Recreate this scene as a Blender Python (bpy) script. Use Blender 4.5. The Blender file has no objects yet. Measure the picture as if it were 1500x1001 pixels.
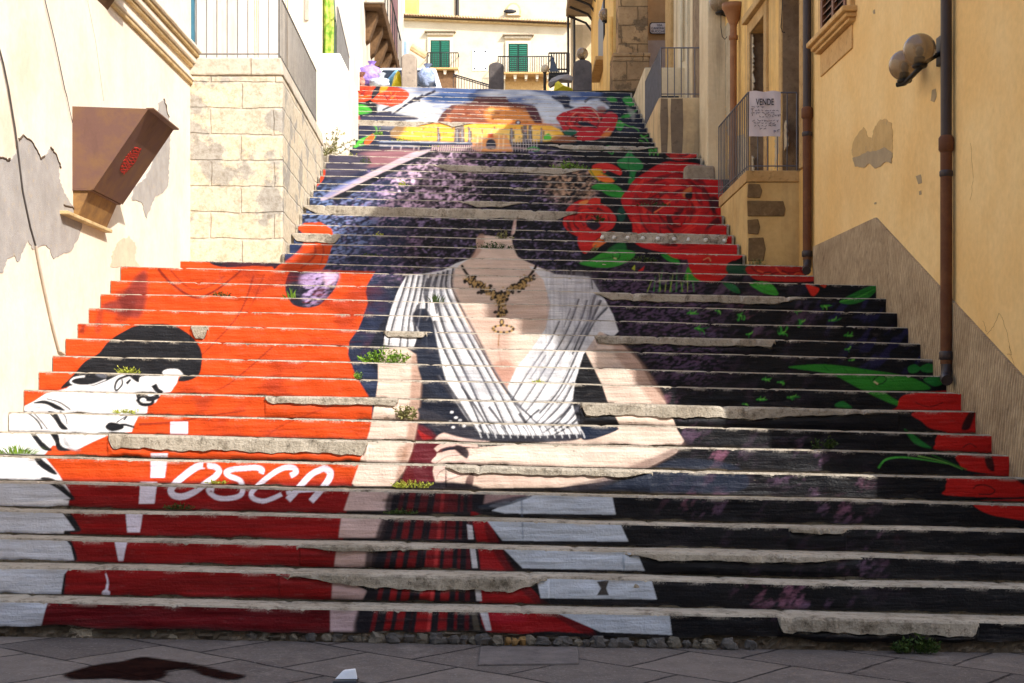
import bpy, math, random
import numpy as np
from mathutils import Vector
# ---------------------------------------------------------------- scene, camera numbers, helpers
sc = bpy.context.scene
COL = sc.collection
F, CX, HY, EYE = 2100.0, 750.0, 590.0, 1.344       # focal length in picture units, principal column, horizon row, eye height
PI = math.pi
def W(px, py, Y): return Vector(((px - CX) / F * Y, Y, EYE + (HY - py) / F * Y))
def zat(py, Y): return EYE + (HY - py) / F * Y
def xat(px, Y): return (px - CX) / F * Y
XL = -3.57                                           # the left facade
def XR(Y): return 3.37 - .031 * (Y - 13.2)           # the right facades
def onL(px, py): Y = XL * F / (px - CX); return Y, zat(py, Y)
def onR(px, py, off=0.0):
    t = (px - CX) / F; Y = (3.37 + .031 * 13.2 - off) / (t + .031); return Y, zat(py, Y)

def tag(o, label=None, cat=None, group=None, kind=None):
    if label: o['label'] = label
    if cat: o['category'] = cat
    if group: o['group'] = group
    if kind: o['kind'] = kind
    return o
def empty(name, loc, label, cat, group=None):
    o = bpy.data.objects.new(name, None); COL.objects.link(o); o.location = loc; o.empty_display_size = .1
    return tag(o, label, cat, group)
def world_loc(o):
    v = Vector((0, 0, 0))
    while o is not None: v += Vector(o.location); o = o.parent
    return v
class MB:
    """collects faces, then links them as one mesh object"""
    def __init__(s): s.v = []; s.f = []; s.sm = []
    def add(s, vs, fs, smooth=False):
        b = len(s.v); s.v += [tuple(p) for p in vs]; s.f += [tuple(i + b for i in f) for f in fs]; s.sm += [smooth] * len(fs); return s
    def hexa(s, p):                                  # 8 corners: bottom 4 ccw, top 4 ccw
        return s.add(p, [(3, 2, 1, 0), (4, 5, 6, 7), (0, 1, 5, 4), (1, 2, 6, 5), (2, 3, 7, 6), (3, 0, 4, 7)])
    def box(s, x0, x1, y0, y1, z0, z1):
        return s.hexa([(x0, y0, z0), (x1, y0, z0), (x1, y1, z0), (x0, y1, z0), (x0, y0, z1), (x1, y0, z1), (x1, y1, z1), (x0, y1, z1)])
    def prism(s, poly, d):                           # planar outline pushed along d
        n = len(poly); P = [Vector(p) for p in poly]; Q = [p + Vector(d) for p in P]
        return s.add(P + Q, [tuple(range(n))[::-1], tuple(range(n, 2 * n))] + [(i, (i + 1) % n, n + (i + 1) % n, n + i) for i in range(n)])
    def tube(s, path, r, n=8, cap=True, r2=None):
        P = [Vector(p) for p in path]; vs = []; m = len(P)
        for i, p in enumerate(P):
            d = (P[min(i + 1, m - 1)] - P[max(i - 1, 0)]).normalized()
            a = d.cross(Vector((0, 0, 1)))
            if a.length < 1e-3: a = d.cross(Vector((0, 1, 0)))
            a.normalize(); b = d.cross(a)
            rr = r if r2 is None else r + (r2 - r) * i / (m - 1)
            vs += [p + a * rr * math.cos(2 * PI * k / n) + b * rr * math.sin(2 * PI * k / n) for k in range(n)]
        fs = [(i * n + k, i * n + (k + 1) % n, (i + 1) * n + (k + 1) % n, (i + 1) * n + k) for i in range(m - 1) for k in range(n)]
        s.add(vs, fs, n > 4)
        if cap: s.add(vs[:n], [tuple(range(n))[::-1]]); s.add(vs[-n:], [tuple(range(n))])
        return s
    def lathe(s, prof, c=(0, 0, 0), n=20):           # (radius, z) pairs
        vs = [(c[0] + r * math.cos(2 * PI * k / n), c[1] + r * math.sin(2 * PI * k / n), c[2] + z) for r, z in prof for k in range(n)]
        m = len(prof)
        return s.add(vs, [(i * n + k, i * n + (k + 1) % n, (i + 1) * n + (k + 1) % n, (i + 1) * n + k) for i in range(m - 1) for k in range(n)], True)
    def ball(s, c, r, n=20, m=12, sq=(1, 1, 1), jit=0, seed=0):
        rg = random.Random(seed); vs = []; c = Vector(c)
        for i in range(m + 1):
            t = PI * i / m
            for k in range(n):
                a = 2 * PI * k / n; q = 1 + (rg.uniform(-jit, jit) if 0 < i < m else 0)
                vs.append(c + Vector((math.sin(t) * math.cos(a) * r * sq[0] * q, math.sin(t) * math.sin(a) * r * sq[1] * q, math.cos(t) * r * sq[2] * q)))
        return s.add(vs, [(i * n + k, (i + 1) * n + k, (i + 1) * n + (k + 1) % n, i * n + (k + 1) % n) for i in range(m) for k in range(n)], True)
    def build(s, name, mat, parent=None, bevel=0.0, loc=None):
        o0 = Vector(loc) if loc is not None else (world_loc(parent) if parent is not None else Vector((0, 0, 0)))
        me = bpy.data.meshes.new(name); me.from_pydata([tuple(Vector(p) - o0) for p in s.v], [], s.f); me.update()
        me.polygons.foreach_set('use_smooth', s.sm); me.materials.append(mat)
        o = bpy.data.objects.new(name, me); COL.objects.link(o)
        if parent is not None: o.parent = parent
        elif loc is not None: o.location = loc
        if bevel:
            b = o.modifiers.new('bevel', 'BEVEL'); b.width = bevel; b.segments = 2; b.limit_method = 'ANGLE'
        return o
def grid_object(name, co, mat, parent=None, col=None, smooth=True):
    """a sheet of n x m vertices (numpy), with optional vertex paint"""
    n, m = co.shape[:2]
    o0 = np.array(world_loc(parent)) if parent is not None else np.zeros(3)
    me = bpy.data.meshes.new(name); me.vertices.add(n * m); me.vertices.foreach_set('co', (co - o0).astype(np.float32).ravel())
    i = (np.arange(n - 1)[:, None] * m + np.arange(m - 1)[None, :]).ravel()
    q = np.stack([i, i + 1, i + m + 1, i + m], 1).astype(np.int32)
    me.loops.add(q.size); me.loops.foreach_set('vertex_index', q.ravel())
    me.polygons.add(len(q)); me.polygons.foreach_set('loop_start', np.arange(0, q.size, 4, dtype=np.int32))
    me.polygons.foreach_set('use_smooth', np.full(len(q), smooth)); me.update(calc_edges=True)
    if col is not None:
        ca = me.color_attributes.new('ink', 'FLOAT_COLOR', 'POINT')
        ca.data.foreach_set('color', np.c_[col, np.ones(len(col))].astype(np.float32).ravel())
    me.materials.append(mat)
    o = bpy.data.objects.new(name, me); COL.objects.link(o)
    if parent is not None: o.parent = parent
    return o
# ---------------------------------------------------------------- materials
def sl(r, g, b):
    f = lambda c: c / 12.92 if c <= .04045 else ((c + .055) / 1.055) ** 2.4
    return (f(r / 255), f(g / 255), f(b / 255), 1)
class NT:
    def __init__(s, name):
        s.m = bpy.data.materials.new(name); s.m.use_nodes = True; s.t = s.m.node_tree; s.b = s.t.nodes['Principled BSDF']
        s.tc = None
    def n(s, typ, **kw):
        o = s.t.nodes.new(typ)
        for k, v in kw.items():
            if k in o.inputs.keys(): o.inputs[k].default_value = v
            else: setattr(o, k, v)
        return o
    def l(s, a, b): s.t.links.new(a, b)
    def co(s, scale=(1, 1, 1), rot=(0, 0, 0)):
        if s.tc is None: s.tc = s.n('ShaderNodeNewGeometry')
        mp = s.n('ShaderNodeMapping'); mp.inputs['Scale'].default_value = scale; mp.inputs['Rotation'].default_value = rot
        s.l(s.tc.outputs['Position'], mp.inputs['Vector']); return mp.outputs[0]
    def noise(s, scale, detail=5, rough=.6, stretch=(1, 1, 1)):
        o = s.n('ShaderNodeTexNoise', Scale=scale, Detail=detail, Roughness=rough); s.l(s.co(stretch), o.inputs['Vector']); return o.outputs['Fac']
    def ramp(s, fac, a, b, ca=(0, 0, 0, 1), cb=(1, 1, 1, 1)):
        o = s.n('ShaderNodeValToRGB'); e = o.color_ramp.elements; e[0].position = a; e[1].position = b; e[0].color = ca; e[1].color = cb
        s.l(fac, o.inputs[0]); return o.outputs[0]
    def mix(s, fac, a, b, mode='MIX'):
        o = s.n('ShaderNodeMix', data_type='RGBA', blend_type=mode); o.clamp_factor = True
        for sock, v in ((0, fac), (6, a), (7, b)):
            if hasattr(v, 'is_output'): s.l(v, o.inputs[sock])
            else: o.inputs[sock].default_value = v
        return o.outputs[2]
    def fin(s, col, rough=.85, bump=None, bs=.3, bd=.01, spec=.3, metal=0):
        if hasattr(col, 'is_output'): s.l(col, s.b.inputs['Base Color'])
        else: s.b.inputs['Base Color'].default_value = col
        if hasattr(rough, 'is_output'): s.l(rough, s.b.inputs['Roughness'])
        else: s.b.inputs['Roughness'].default_value = rough
        s.b.inputs['Specular IOR Level'].default_value = spec; s.b.inputs['Metallic'].default_value = metal
        if bump is not None:
            o = s.n('ShaderNodeBump', Strength=bs, Distance=bd); s.l(bump, o.inputs['Height']); s.l(o.outputs[0], s.b.inputs['Normal'])
        return s.m
def plaster(name, c, c2, stain=None, amount=.5, sc_=1.2, streak=True, bs=.35, grime=.5):
    t = NT(name)
    base = t.mix(t.ramp(t.noise(sc_, 6), .35, .65), c, c2)
    if streak: base = t.mix(t.ramp(t.noise(1.0, 6, .65, (3.2, 3.2, .28)), .52, .74, (0, 0, 0, 1), (grime, grime, grime, 1)), base, stain or c2)
    if stain: base = t.mix(t.ramp(t.noise(.7, 8, .7), .58 - .12 * amount, .74), base, t.mix(.55, base, stain))
    base = t.mix(t.ramp(t.noise(26, 3), .3, .75, (.86, .86, .86, 1), (1.06, 1.06, 1.06, 1)), base, base, 'MIX') if False else t.mix(.35, base, t.ramp(t.noise(18, 4), .2, .8, (.55, .55, .55, 1), (1, 1, 1, 1)), 'MULTIPLY')
    bump = t.mix(.4, t.noise(3, 8, .7), t.noise(40, 4))
    return t.fin(base, .92, bump, bs, .02, .15)
def stone(name, c, c2, dark, sc_=2.5, bs=.6, pits=True):
    t = NT(name)
    base = t.mix(t.ramp(t.noise(sc_, 8, .7), .35, .66), c, c2)
    base = t.mix(t.ramp(t.noise(sc_ * 3.3, 6, .7), .55, .75, (0, 0, 0, 1), (.8, .8, .8, 1)), base, dark)
    bump = t.mix(.5, t.noise(sc_ * 4, 8, .75), t.noise(sc_ * 26, 3))
    return t.fin(base, .9, bump, bs, .02, .2)
def masonry(name, c, c2, mortar, w, h, vert='xz', bs=.7, patch=None):
    """coursed blocks; vert says which world axes run along the courses and up"""
    t = NT(name)
    g = t.n('ShaderNodeNewGeometry'); sx = t.n('ShaderNodeSeparateXYZ'); t.l(g.outputs['Position'], sx.inputs[0])
    add = t.n('ShaderNodeMath', operation='ADD'); t.l(sx.outputs['X'], add.inputs[0]); t.l(sx.outputs['Y'], add.inputs[1])
    cb = t.n('ShaderNodeCombineXYZ'); t.l(add.outputs[0], cb.inputs[0]); t.l(sx.outputs['Z'], cb.inputs[1])
    nz = t.n('ShaderNodeTexNoise', Scale=2.2, Detail=3); t.l(cb.outputs[0], nz.inputs['Vector'])
    va = t.n('ShaderNodeVectorMath', operation='MULTIPLY_ADD'); t.l(nz.outputs['Color'], va.inputs[0]); va.inputs[1].default_value = (.10, .07, 0); t.l(cb.outputs[0], va.inputs[2])
    br = t.n('ShaderNodeTexBrick', Scale=1.0); br.inputs['Brick Width'].default_value = w; br.inputs['Row Height'].default_value = h
    br.inputs['Mortar Size'].default_value = .016; br.inputs['Mortar Smooth'].default_value = .6; br.inputs['Color1'].default_value = c; br.inputs['Color2'].default_value = c2; br.inputs['Mortar'].default_value = mortar
    br.inputs['Bias'].default_value = -.1
    t.l(va.outputs[0], br.inputs['Vector'])
    col = t.mix(t.ramp(t.noise(4, 8, .7), .42, .72, (0, 0, 0, 1), (.75, .75, .75, 1)), br.outputs['Color'], mortar)
    if patch: col = t.mix(t.ramp(t.noise(1.9, 6, .65), .54, .58), col, patch)
    col = t.mix(.6, col, t.ramp(t.noise(16, 8, .75), .34, .56, (.42, .36, .28, 1), (1, 1, 1, 1)), 'MULTIPLY')
    inv = t.n('ShaderNodeMath', operation='SUBTRACT'); inv.inputs[0].default_value = 1; t.l(br.outputs['Fac'], inv.inputs[1])
    bump = t.mix(.45, inv.outputs[0], t.noise(18, 8, .75))
    return t.fin(col, .92, bump, bs, .025, .15)
def flat(name, c, rough=.6, spec=.4, metal=0, var=.3, sc_=8, bs=.1):
    t = NT(name)
    d = (c[0] * (1 - var), c[1] * (1 - var), c[2] * (1 - var), 1)
    return t.fin(t.mix(t.ramp(t.noise(sc_, 5), .3, .7), d, c), rough, t.noise(sc_ * 3, 4), bs, .01, spec, metal)
def rusty(name, c, r1, r2, sc_=5):
    t = NT(name)
    col = t.mix(t.ramp(t.noise(sc_, 7, .7), .45, .62), c, r1); col = t.mix(t.ramp(t.noise(sc_ * .6, 6, .7, (1, 1, .4)), .56, .7), col, r2)
    return t.fin(col, .7, t.noise(30, 5), .25, .005, .35)
# ---------------------------------------------------------------- the painted banner on the risers
# The picture is drawn on a numeric sheet (the printer's artwork) and then sampled onto the riser meshes.
MX0, MY0, MS = -30.0, 105.0, 2.0
MW, MH = int(1570 * MS), int(860 * MS)
ART = np.zeros((MH, MW, 3), np.float32)
rngm = np.random.default_rng(7)
def lin(c):
    c = np.asarray(c, np.float32) / 255.0
    return np.where(c <= 0.04045, c / 12.92, ((c + 0.055) / 1.055) ** 2.4).astype(np.float32)
def vnoise(sx, sy, seed, oct=3, shear=0.0):
    """tileless value noise over the sheet, feature size sx, sy in sheet units"""
    r = np.random.default_rng(seed)
    out = np.zeros((MH, MW), np.float32); amp = 1.0; tot = 0.0
    yy = np.arange(MH, dtype=np.float32)[:, None]; xx = np.arange(MW, dtype=np.float32)[None, :]
    for o in range(oct):
        gx = max(sx * MS / 2 ** o, 1.5); gy = max(sy * MS / 2 ** o, 1.5)
        u = (xx + shear * yy) / gx + 40; v = yy / gy + 0 * xx
        u = np.broadcast_to(u, (MH, MW)); u = u - min(0.0, float(u.min()))
        g = r.random((int(v.max()) + 3, int(u.max()) + 3)).astype(np.float32)
        iu = u.astype(np.int32); iv = v.astype(np.int32)
        fu = u - iu; fv = v - iv
        fu = fu * fu * (3 - 2 * fu); fv = fv * fv * (3 - 2 * fv)
        a = g[iv, iu] * (1 - fu) + g[iv, iu + 1] * fu
        b = g[iv + 1, iu] * (1 - fu) + g[iv + 1, iu + 1] * fu
        out += amp * (a * (1 - fv) + b * fv); tot += amp; amp *= 0.55
    return out / tot
def sstep(a, b, x):
    t = np.clip((x - a) / (b - a), 0, 1); return t * t * (3 - 2 * t)
def boxblur(m, r):
    r = int(r)
    if r < 1: return m
    for ax in (0, 1):
        p = np.pad(m, [(r + 1, r) if a == ax else (0, 0) for a in range(m.ndim)], mode='edge')
        c = np.cumsum(p, axis=ax, dtype=np.float64)
        n = m.shape[ax]
        hi = np.take(c, range(2 * r + 1, 2 * r + 1 + n), axis=ax); lo = np.take(c, range(0, n), axis=ax)
        m = ((hi - lo) / (2 * r + 1)).astype(np.float32)
    return m
FR = {0: (0, 0, 1), 1: (400, 120, .2996), 2: (780, 120, .3198), 3: (0, 360, 1 / 3), 4: (0, 620, .3805), 5: (480, 660, .3467), 6: (980, 640, .3606),
      7: (980, 380, .3467), 8: (480, 380, .3467), 9: (500, 110, .16), 10: (720, 110, .16), 11: (520, 700, .16), 12: (520, 560, .16),
      13: (520, 420, .16), 14: (520, 300, .16), 15: (480, 200, .16), 16: (640, 180, .17333), 17: (820, 220, .19985), 18: (720, 360, .16),
      19: (720, 500, .2198), 20: (400, 340, .16), 21: (220, 660, .2), 22: (0, 460, .2597), 23: (860, 640, .29333)}
def sheet(f, pts):
    x0, y0, s = FR[f]
    p = np.asarray(pts, np.float64).reshape(-1, 2)
    return np.c_[(x0 + p[:, 0] * s - MX0) * MS, (y0 + p[:, 1] * s - MY0) * MS]
def smooth(p, closed=True, n=6):
    N = len(p); out = []
    for i in range(N if closed else N - 1):
        p0 = p[(i - 1) % N] if closed or i > 0 else p[i]
        p1 = p[i]; p2 = p[(i + 1) % N]
        p3 = p[(i + 2) % N] if closed or i + 2 < N else p2
        for t in np.arange(n) / n:
            out.append(.5 * ((2 * p1) + (p2 - p0) * t + (2 * p0 - 5 * p1 + 4 * p2 - p3) * t * t + (3 * p1 - p0 - 3 * p2 + p3) * t ** 3))
    if not closed: out.append(p[-1])
    return np.array(out)
def mask_poly(p, pad=2):
    x0 = int(max(0, np.floor(p[:, 0].min()) - pad)); x1 = int(min(MW, np.ceil(p[:, 0].max()) + pad + 1))
    y0 = int(max(0, np.floor(p[:, 1].min()) - pad)); y1 = int(min(MH, np.ceil(p[:, 1].max()) + pad + 1))
    if x1 <= x0 or y1 <= y0: return None
    w = x1 - x0; h = y1 - y0
    fl = np.zeros((h, w + 1), np.uint8)
    q = np.roll(p, -1, axis=0)
    for (ax, ay), (bx, by) in zip(p, q):
        if ay == by: continue
        if ay > by: ax, ay, bx, by = bx, by, ax, ay
        r0 = max(int(np.ceil(ay - .5)), y0); r1 = min(int(np.ceil(by - .5)), y1)
        if r1 <= r0: continue
        rows = np.arange(r0, r1)
        xs = ax + (rows + .5 - ay) * (bx - ax) / (by - ay)
        ix = np.clip(np.ceil(xs - .5).astype(int) - x0, 0, w)
        np.add.at(fl, (rows - y0, ix), 1)
    m = (np.cumsum(fl, axis=1)[:, :w] & 1).astype(np.float32)
    return m, x0, y0, x1, y1
def blend(mk, col, alpha=1.0, blur=0.0):
    if mk is None: return
    m, x0, y0, x1, y1 = mk
    if blur: m = boxblur(boxblur(m, blur * MS / 2), blur * MS / 2)
    a = (m * alpha)[..., None]
    reg = ART[y0:y1, x0:x1]
    c = col[y0:y1, x0:x1] if isinstance(col, np.ndarray) and col.ndim == 3 else lin(col)
    reg[:] = reg * (1 - a) + c * a
def PG(f, col, pts, blur=0.0, sm=True, alpha=1.0):
    p = sheet(f, pts)
    if sm and len(p) > 3: p = smooth(p)
    blend(mask_poly(p, 2 + int(blur * MS * 2)), col, alpha, blur)
def LN(f, col, pts, w=1.0, w2=None, sm=True, alpha=1.0, blur=0.0):
    """a stroke w units wide, tapering to w2"""
    p = sheet(f, pts)
    if sm and len(p) > 2: p = smooth(p, False)
    d = np.gradient(p, axis=0); L = np.hypot(d[:, 0], d[:, 1]) + 1e-6
    nrm = np.c_[-d[:, 1] / L, d[:, 0] / L]
    ww = np.linspace(w, w if w2 is None else w2, len(p))[:, None] * MS / 2
    blend(mask_poly(np.r_[p + nrm * ww, (p - nrm * ww)[::-1]], 2 + int(blur * MS * 2)), col, alpha, blur)
def EL(f, col, cx, cy, rx, ry, rot=0, blur=0.0, alpha=1.0):
    t = np.linspace(0, 2 * np.pi, 28, endpoint=False); c, s = np.cos(rot), np.sin(rot)
    PG(f, col, np.c_[cx + rx * np.cos(t) * c - ry * np.sin(t) * s, cy + rx * np.cos(t) * s + ry * np.sin(t) * c], blur, False, alpha)
def softmask(f, pts, blur):
    p = sheet(f, pts); k = mask_poly(smooth(p), 2)
    M = np.zeros((MH, MW), np.float32)
    if k is not None: M[k[2]:k[4], k[1]:k[3]] = k[0]
    return boxblur(boxblur(M, blur * MS), blur * MS)

def paint_mural():
    global ART
    X = (np.arange(MW, dtype=np.float32) / MS + MX0)[None, :] + np.zeros((MH, 1), np.float32)
    Y = (np.arange(MH, dtype=np.float32) / MS + MY0)[:, None] + np.zeros((1, MW), np.float32)
    n1 = vnoise(26, 9, 1); n2 = vnoise(4.6, 2.1, 2, 2, .9); n2b = vnoise(3.0, 2.2, 22, 2, -.5); n7 = vnoise(5, 4, 27, 2); n3 = vnoise(30, 22, 3, 3); n4 = vnoise(15, 20, 4, 3, .6); n5 = vnoise(90, 70, 5, 2); n6 = vnoise(60, 3, 6, 2)
    base = lin((10, 10, 17))[None, None] * (.6 + .8 * n1)[..., None]
    ART[:] = base
    def over(m, col):
        ART[:] = ART * (1 - m[..., None]) + (col if isinstance(col, np.ndarray) and col.ndim == 3 else lin(col)) * m[..., None]
    # bluish ground at the left of the figure
    over(softmask(0, [(405, 300), (520, 220), (600, 235), (580, 420), (560, 600), (520, 600), (470, 480), (400, 420)], 16) * .8, lin((38, 48, 76))[None, None] * (.5 + n1)[..., None])
    # lavender petals: the flowery field round the missing head
    fld = softmask(0, [(484, 400), (470, 330), (510, 275), (575, 232), (700, 219), (820, 224), (876, 262), (868, 300), (850, 320), (836, 400), (700, 420)], 4)
    core = softmask(0, [(690, 255), (790, 250), (800, 300), (760, 400), (700, 370), (690, 310)], 14)
    lite = softmask(0, [(560, 300), (590, 240), (640, 222), (700, 226), (690, 305), (620, 312), (560, 318)], 10)  # petals painted paler where sunlight falls on this stretch
    tan0 = softmask(0, [(790, 240), (868, 244), (880, 292), (830, 304), (780, 290)], 8)
    pet = sstep(.43, .60, .62 * n2 + .38 * n2b + .18 * (n3 - .5) + .09 * lite - .10 * core + .05 * tan0 - .015) * (.25 + .75 * sstep(.34, .66, n7))
    petcol = lin((122, 106, 146))[None, None] * (.2 + 1.6 * n7)[..., None] + lin((214, 180, 186))[None, None] * (lite * (.45 + .65 * n7))[..., None]
    tan = softmask(0, [(790, 246), (866, 248), (875, 292), (830, 300), (800, 285)], 8)
    petcol = petcol * (1 - tan[..., None]) + lin((196, 158, 128)) * tan[..., None]
    pink = sstep(.55, .7, n5)[..., None]
    petcol = petcol * (1 - .25 * pink) + lin((180, 130, 150)) * .25 * pink; petcol = petcol * (1 - .35 * sstep(300, 345, Y))[..., None]
    over(fld * pet * (.6 + .4 * sstep(.3, .6, n1)), petcol)
    blu = softmask(0, [(420, 330), (455, 275), (540, 290), (545, 350), (500, 380), (430, 395)], 10)
    over(blu * sstep(.5, .66, n2) * .8, (120, 140, 190))
    # scattered purple smears in the dark right and lower ground
    sm = softmask(0, [(850, 400), (1080, 400), (1190, 480), (1190, 600), (1260, 700), (1300, 900), (1130, 900), (1000, 760), (980, 620), (920, 500)], 25)
    sp = sstep(.5, .78, n4 + .25 * (n2 - .5)) * (.15 + .85 * sstep(.42, .6, n5))
    over(sm * sp * .8, lin((104, 78, 104))[None, None] * (.35 + 1.1 * n3)[..., None] + lin((120, 50, 45))[None, None] * (sstep(.6, .72, n5) * .5)[..., None])
    sm2 = softmask(0, [(870, 400), (1010, 400), (1060, 520), (1000, 560), (900, 470)], 14)
    over(sm2 * sstep(.47, .6, n2) * .6, (104, 78, 112))
    over(softmask(0, [(1180, 430), (1310, 430), (1380, 540), (1280, 560)], 18) * sstep(.52, .7, n4) * .6, (40, 38, 86))
    # ------------------------------------------------ the top: sky, roof tiers, yellow house fronts
    skym = softmask(0, [(500, 108), (960, 112), (960, 150), (930, 160), (880, 176), (806, 186), (560, 186), (560, 150), (590, 120)], 4)
    cl = sstep(.35, .6, vnoise(70, 16, 11) + .011 * (Y - 146) )
    over(np.clip(skym * 1.4, 0, 1), lin((74, 94, 138))[None, None] * (1 - cl[..., None]) + lin((205, 208, 214)) * cl[..., None])
    PG(0, (38, 68, 112), [(625, 141), (650, 139), (680, 143), (700, 141), (702, 145), (660, 148), (630, 145)], 1.5)
    PG(0, (26, 30, 48), [(880, 140), (905, 128), (955, 130), (955, 190), (880, 190)], 5)
    for (a, b, c, d) in ((590, 150, 560, 162), (610, 143, 575, 168), (620, 140, 600, 152), (638, 134, 612, 146), (574, 165, 530, 172), (600, 150, 616, 149)):
        LN(0, (34, 34, 52), [(a, b), ((a + c) / 2 + 3, (b + d) / 2 - 2), (c, d)], 4.5, 2.5, blur=.6)
    PG(0, (48, 46, 66), [(505, 168), (560, 166), (604, 171), (606, 176), (520, 178)], 1.2)
    PG(0, (30, 34, 54), [(810, 144), (826, 140), (836, 144), (834, 154), (842, 158), (828, 160), (822, 152)], 1.0); LN(0, (40, 42, 66), [(808, 142), (818, 146), (826, 150)], 3)
    LN(0, (70, 74, 90), [(856, 150), (864, 144), (876, 143), (888, 147), (894, 156)], 4); PG(0, (190, 190, 196), [(862, 154), (872, 148), (886, 152), (892, 160), (870, 158)], 1)
    # tiers
    PG(0, (96, 56, 52), [(698, 142), (741, 142), (746, 150), (784, 156), (790, 168), (794, 181), (640, 179), (648, 166), (662, 154), (690, 151)], .4, False)
    PG(0, (150, 84, 58), [(668, 155), (770, 156), (778, 178), (650, 178)], 2, False)
    PG(0, (226, 142, 66), [(712, 160), (752, 159), (786, 171), (792, 181), (720, 180)], 4)
    PG(0, (240, 170, 90), [(716, 158), (724, 158), (724, 168), (716, 168)], 1)
    for x in np.arange(672, 782, 2.4): LN(0, (60, 34, 36), [(x, 152.5), (x - .5, 158)], .9, alpha=.75)
    for y in (151.5, 159, 166, 173): LN(0, (70, 40, 40), [(652, y), (720, y - .5), (788, y + 1)], .9, alpha=.6)
    for i in range(46):
        x = rngm.uniform(650, 786); y = rngm.uniform(160, 180)
        LN(0, (78, 42, 44) if i % 2 else (214, 130, 80), [(x, y), (x + rngm.uniform(3, 9), y + .3)], 1.3, alpha=.7)
    PG(0, (86, 44, 50), [(770, 157), (785, 158), (794, 181), (784, 181)], 1)
    # yellow fronts
    PG(0, (246, 188, 70), [(584, 181), (640, 180), (800, 181), (820, 190), (826, 198), (812, 207), (690, 210), (600, 206), (572, 201), (572, 193)], .8, False)
    PG(0, (250, 206, 110), [(690, 190), (760, 190), (806, 194), (800, 206), (690, 206)], 4)
    LN(0, (214, 96, 52), [(600, 182), (700, 181), (800, 183), (845, 186)], 3.2, alpha=.75)
    LN(0, (226, 120, 40), [(640, 190), (740, 188), (820, 192)], 1.2, alpha=.6)
    for (x, w) in ((666, 6), (672, 8), (686, 3), (747, 4), (766, 6), (774, 5), (641, 2.5), (792, 2)):
        PG(0, (62, 74, 100), [(x, 184 if w > 4 else 188), (x + w, 184 if w > 4 else 188), (x + w + 1, 210), (x - 1, 210)], .6, False, .85)
        LN(0, (196, 200, 214), [(x + w * .6, 190), (x + w * .6, 208)], 1, alpha=.7)
    for i in range(60):
        x = rngm.uniform(590, 815); y = rngm.uniform(186, 206)
        EL(0, ((255, 236, 180), (222, 130, 60), (120, 84, 66))[i % 3], x, y, rngm.uniform(.6, 2), rngm.uniform(.6, 1.8), alpha=.6)
    EL(0, (40, 44, 66), 759, 180, 4, 3); EL(0, (224, 226, 232), 759, 180, 2, 1.4)
    for (x, y0, y1) in ((641, 186, 196), (644, 196, 206), (662, 182, 190), (686, 186, 192), (690, 192, 206), (752, 192, 204), (764, 186, 196), (770, 196, 208), (778, 190, 206), (796, 192, 206), (724, 186, 190), (706, 190, 196)): LN(0, (44, 52, 76), [(x, y0), (x + 1, y1)], 2.6, 1.8, alpha=.8)
    # round arch door, tower
    PG(0, (232, 160, 96), [(694, 200), (742, 198), (752, 222), (690, 222)], 1, False)
    PG(0, (50, 52, 66), [(713, 218), (713, 207), (719, 204), (725, 207), (726, 218)], .3); PG(0, (198, 90, 50), [(715, 196), (722, 195), (723, 202), (714, 202)], .4, False)
    for x in (700, 706, 731, 738): LN(0, (250, 214, 160), [(x, 198), (x - 1, 219)], 2, alpha=.8)
    # bridge and railings
    PG(0, (60, 72, 104), [(548, 205), (640, 207), (692, 208), (692, 214), (560, 213)], 1, False); LN(0, (190, 198, 216), [(556, 207.5), (690, 210)], 1.3)
    PG(0, (40, 46, 66), [(520, 209), (690, 211), (690, 221), (510, 220)], 1, False); LN(0, (170, 170, 186), [(556, 213.5), (612, 215)], 2.2)
    PG(0, (46, 48, 66), [(510, 216), (632, 216), (690, 218), (700, 222), (520, 222)], .8, False)
    for x in (575, 588, 607, 614): LN(0, (190, 176, 178), [(x, 214), (x - 1, 221)], 1.6)
    for x in np.arange(634, 706, 3.1): LN(0, (226, 190, 188), [(x, 213), (x - 1, 222)], 1.5, alpha=.9)
    for x in np.arange(750, 790, 4): LN(0, (200, 190, 196), [(x, 204), (x + 1, 222)], 1.0, alpha=.8)
    LN(0, (205, 180, 176), [(704, 216), (760, 217), (800, 222)], 1.8, alpha=.7)
    # pinkish verge and pale diagonal kerb
    PG(0, (150, 104, 112), [(530, 224), (610, 220), (606, 232), (540, 246), (520, 238)], 3)
    PG(0, (70, 66, 84), [(470, 232), (530, 226), (540, 244), (500, 262), (470, 256)], 5)
    PG(0, (24, 26, 36), [(640, 221), (626, 224), (560, 250), (494, 284), (500, 292), (570, 256), (610, 236)], .8)
    PG(0, (196, 176, 186), [(604, 224), (631, 221), (576, 246), (530, 268), (478, 293), (474, 288), (520, 264), (570, 240)], .6)
    PG(0, (128, 140, 196), [(530, 262), (512, 272), (478, 291), (474, 287), (505, 268)], 2, alpha=.7)
    # green lamp cords, roses top left
    for (cx, cy, s) in ((527, 136, 1.15), (572, 142, 1.15)):
        PG(0, (226, 66, 30), [(cx - 22 * s, cy - 10), (cx + 10, cy - 13), (cx + 24 * s, cy - 4), (cx + 18, cy + 8), (cx, cy + 14), (cx - 24 * s, cy + 6)], .6)
        for k in range(9): LN(0, ((150, 26, 24), (246, 130, 40), (60, 20, 28))[k % 3], [(cx + rngm.uniform(-20, 16), cy + rngm.uniform(-9, 6)), (cx + rngm.uniform(-8, 8), cy + rngm.uniform(-6, 8)), (cx + rngm.uniform(0, 20), cy + rngm.uniform(-9, 9))], 1.6, .6)
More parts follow.
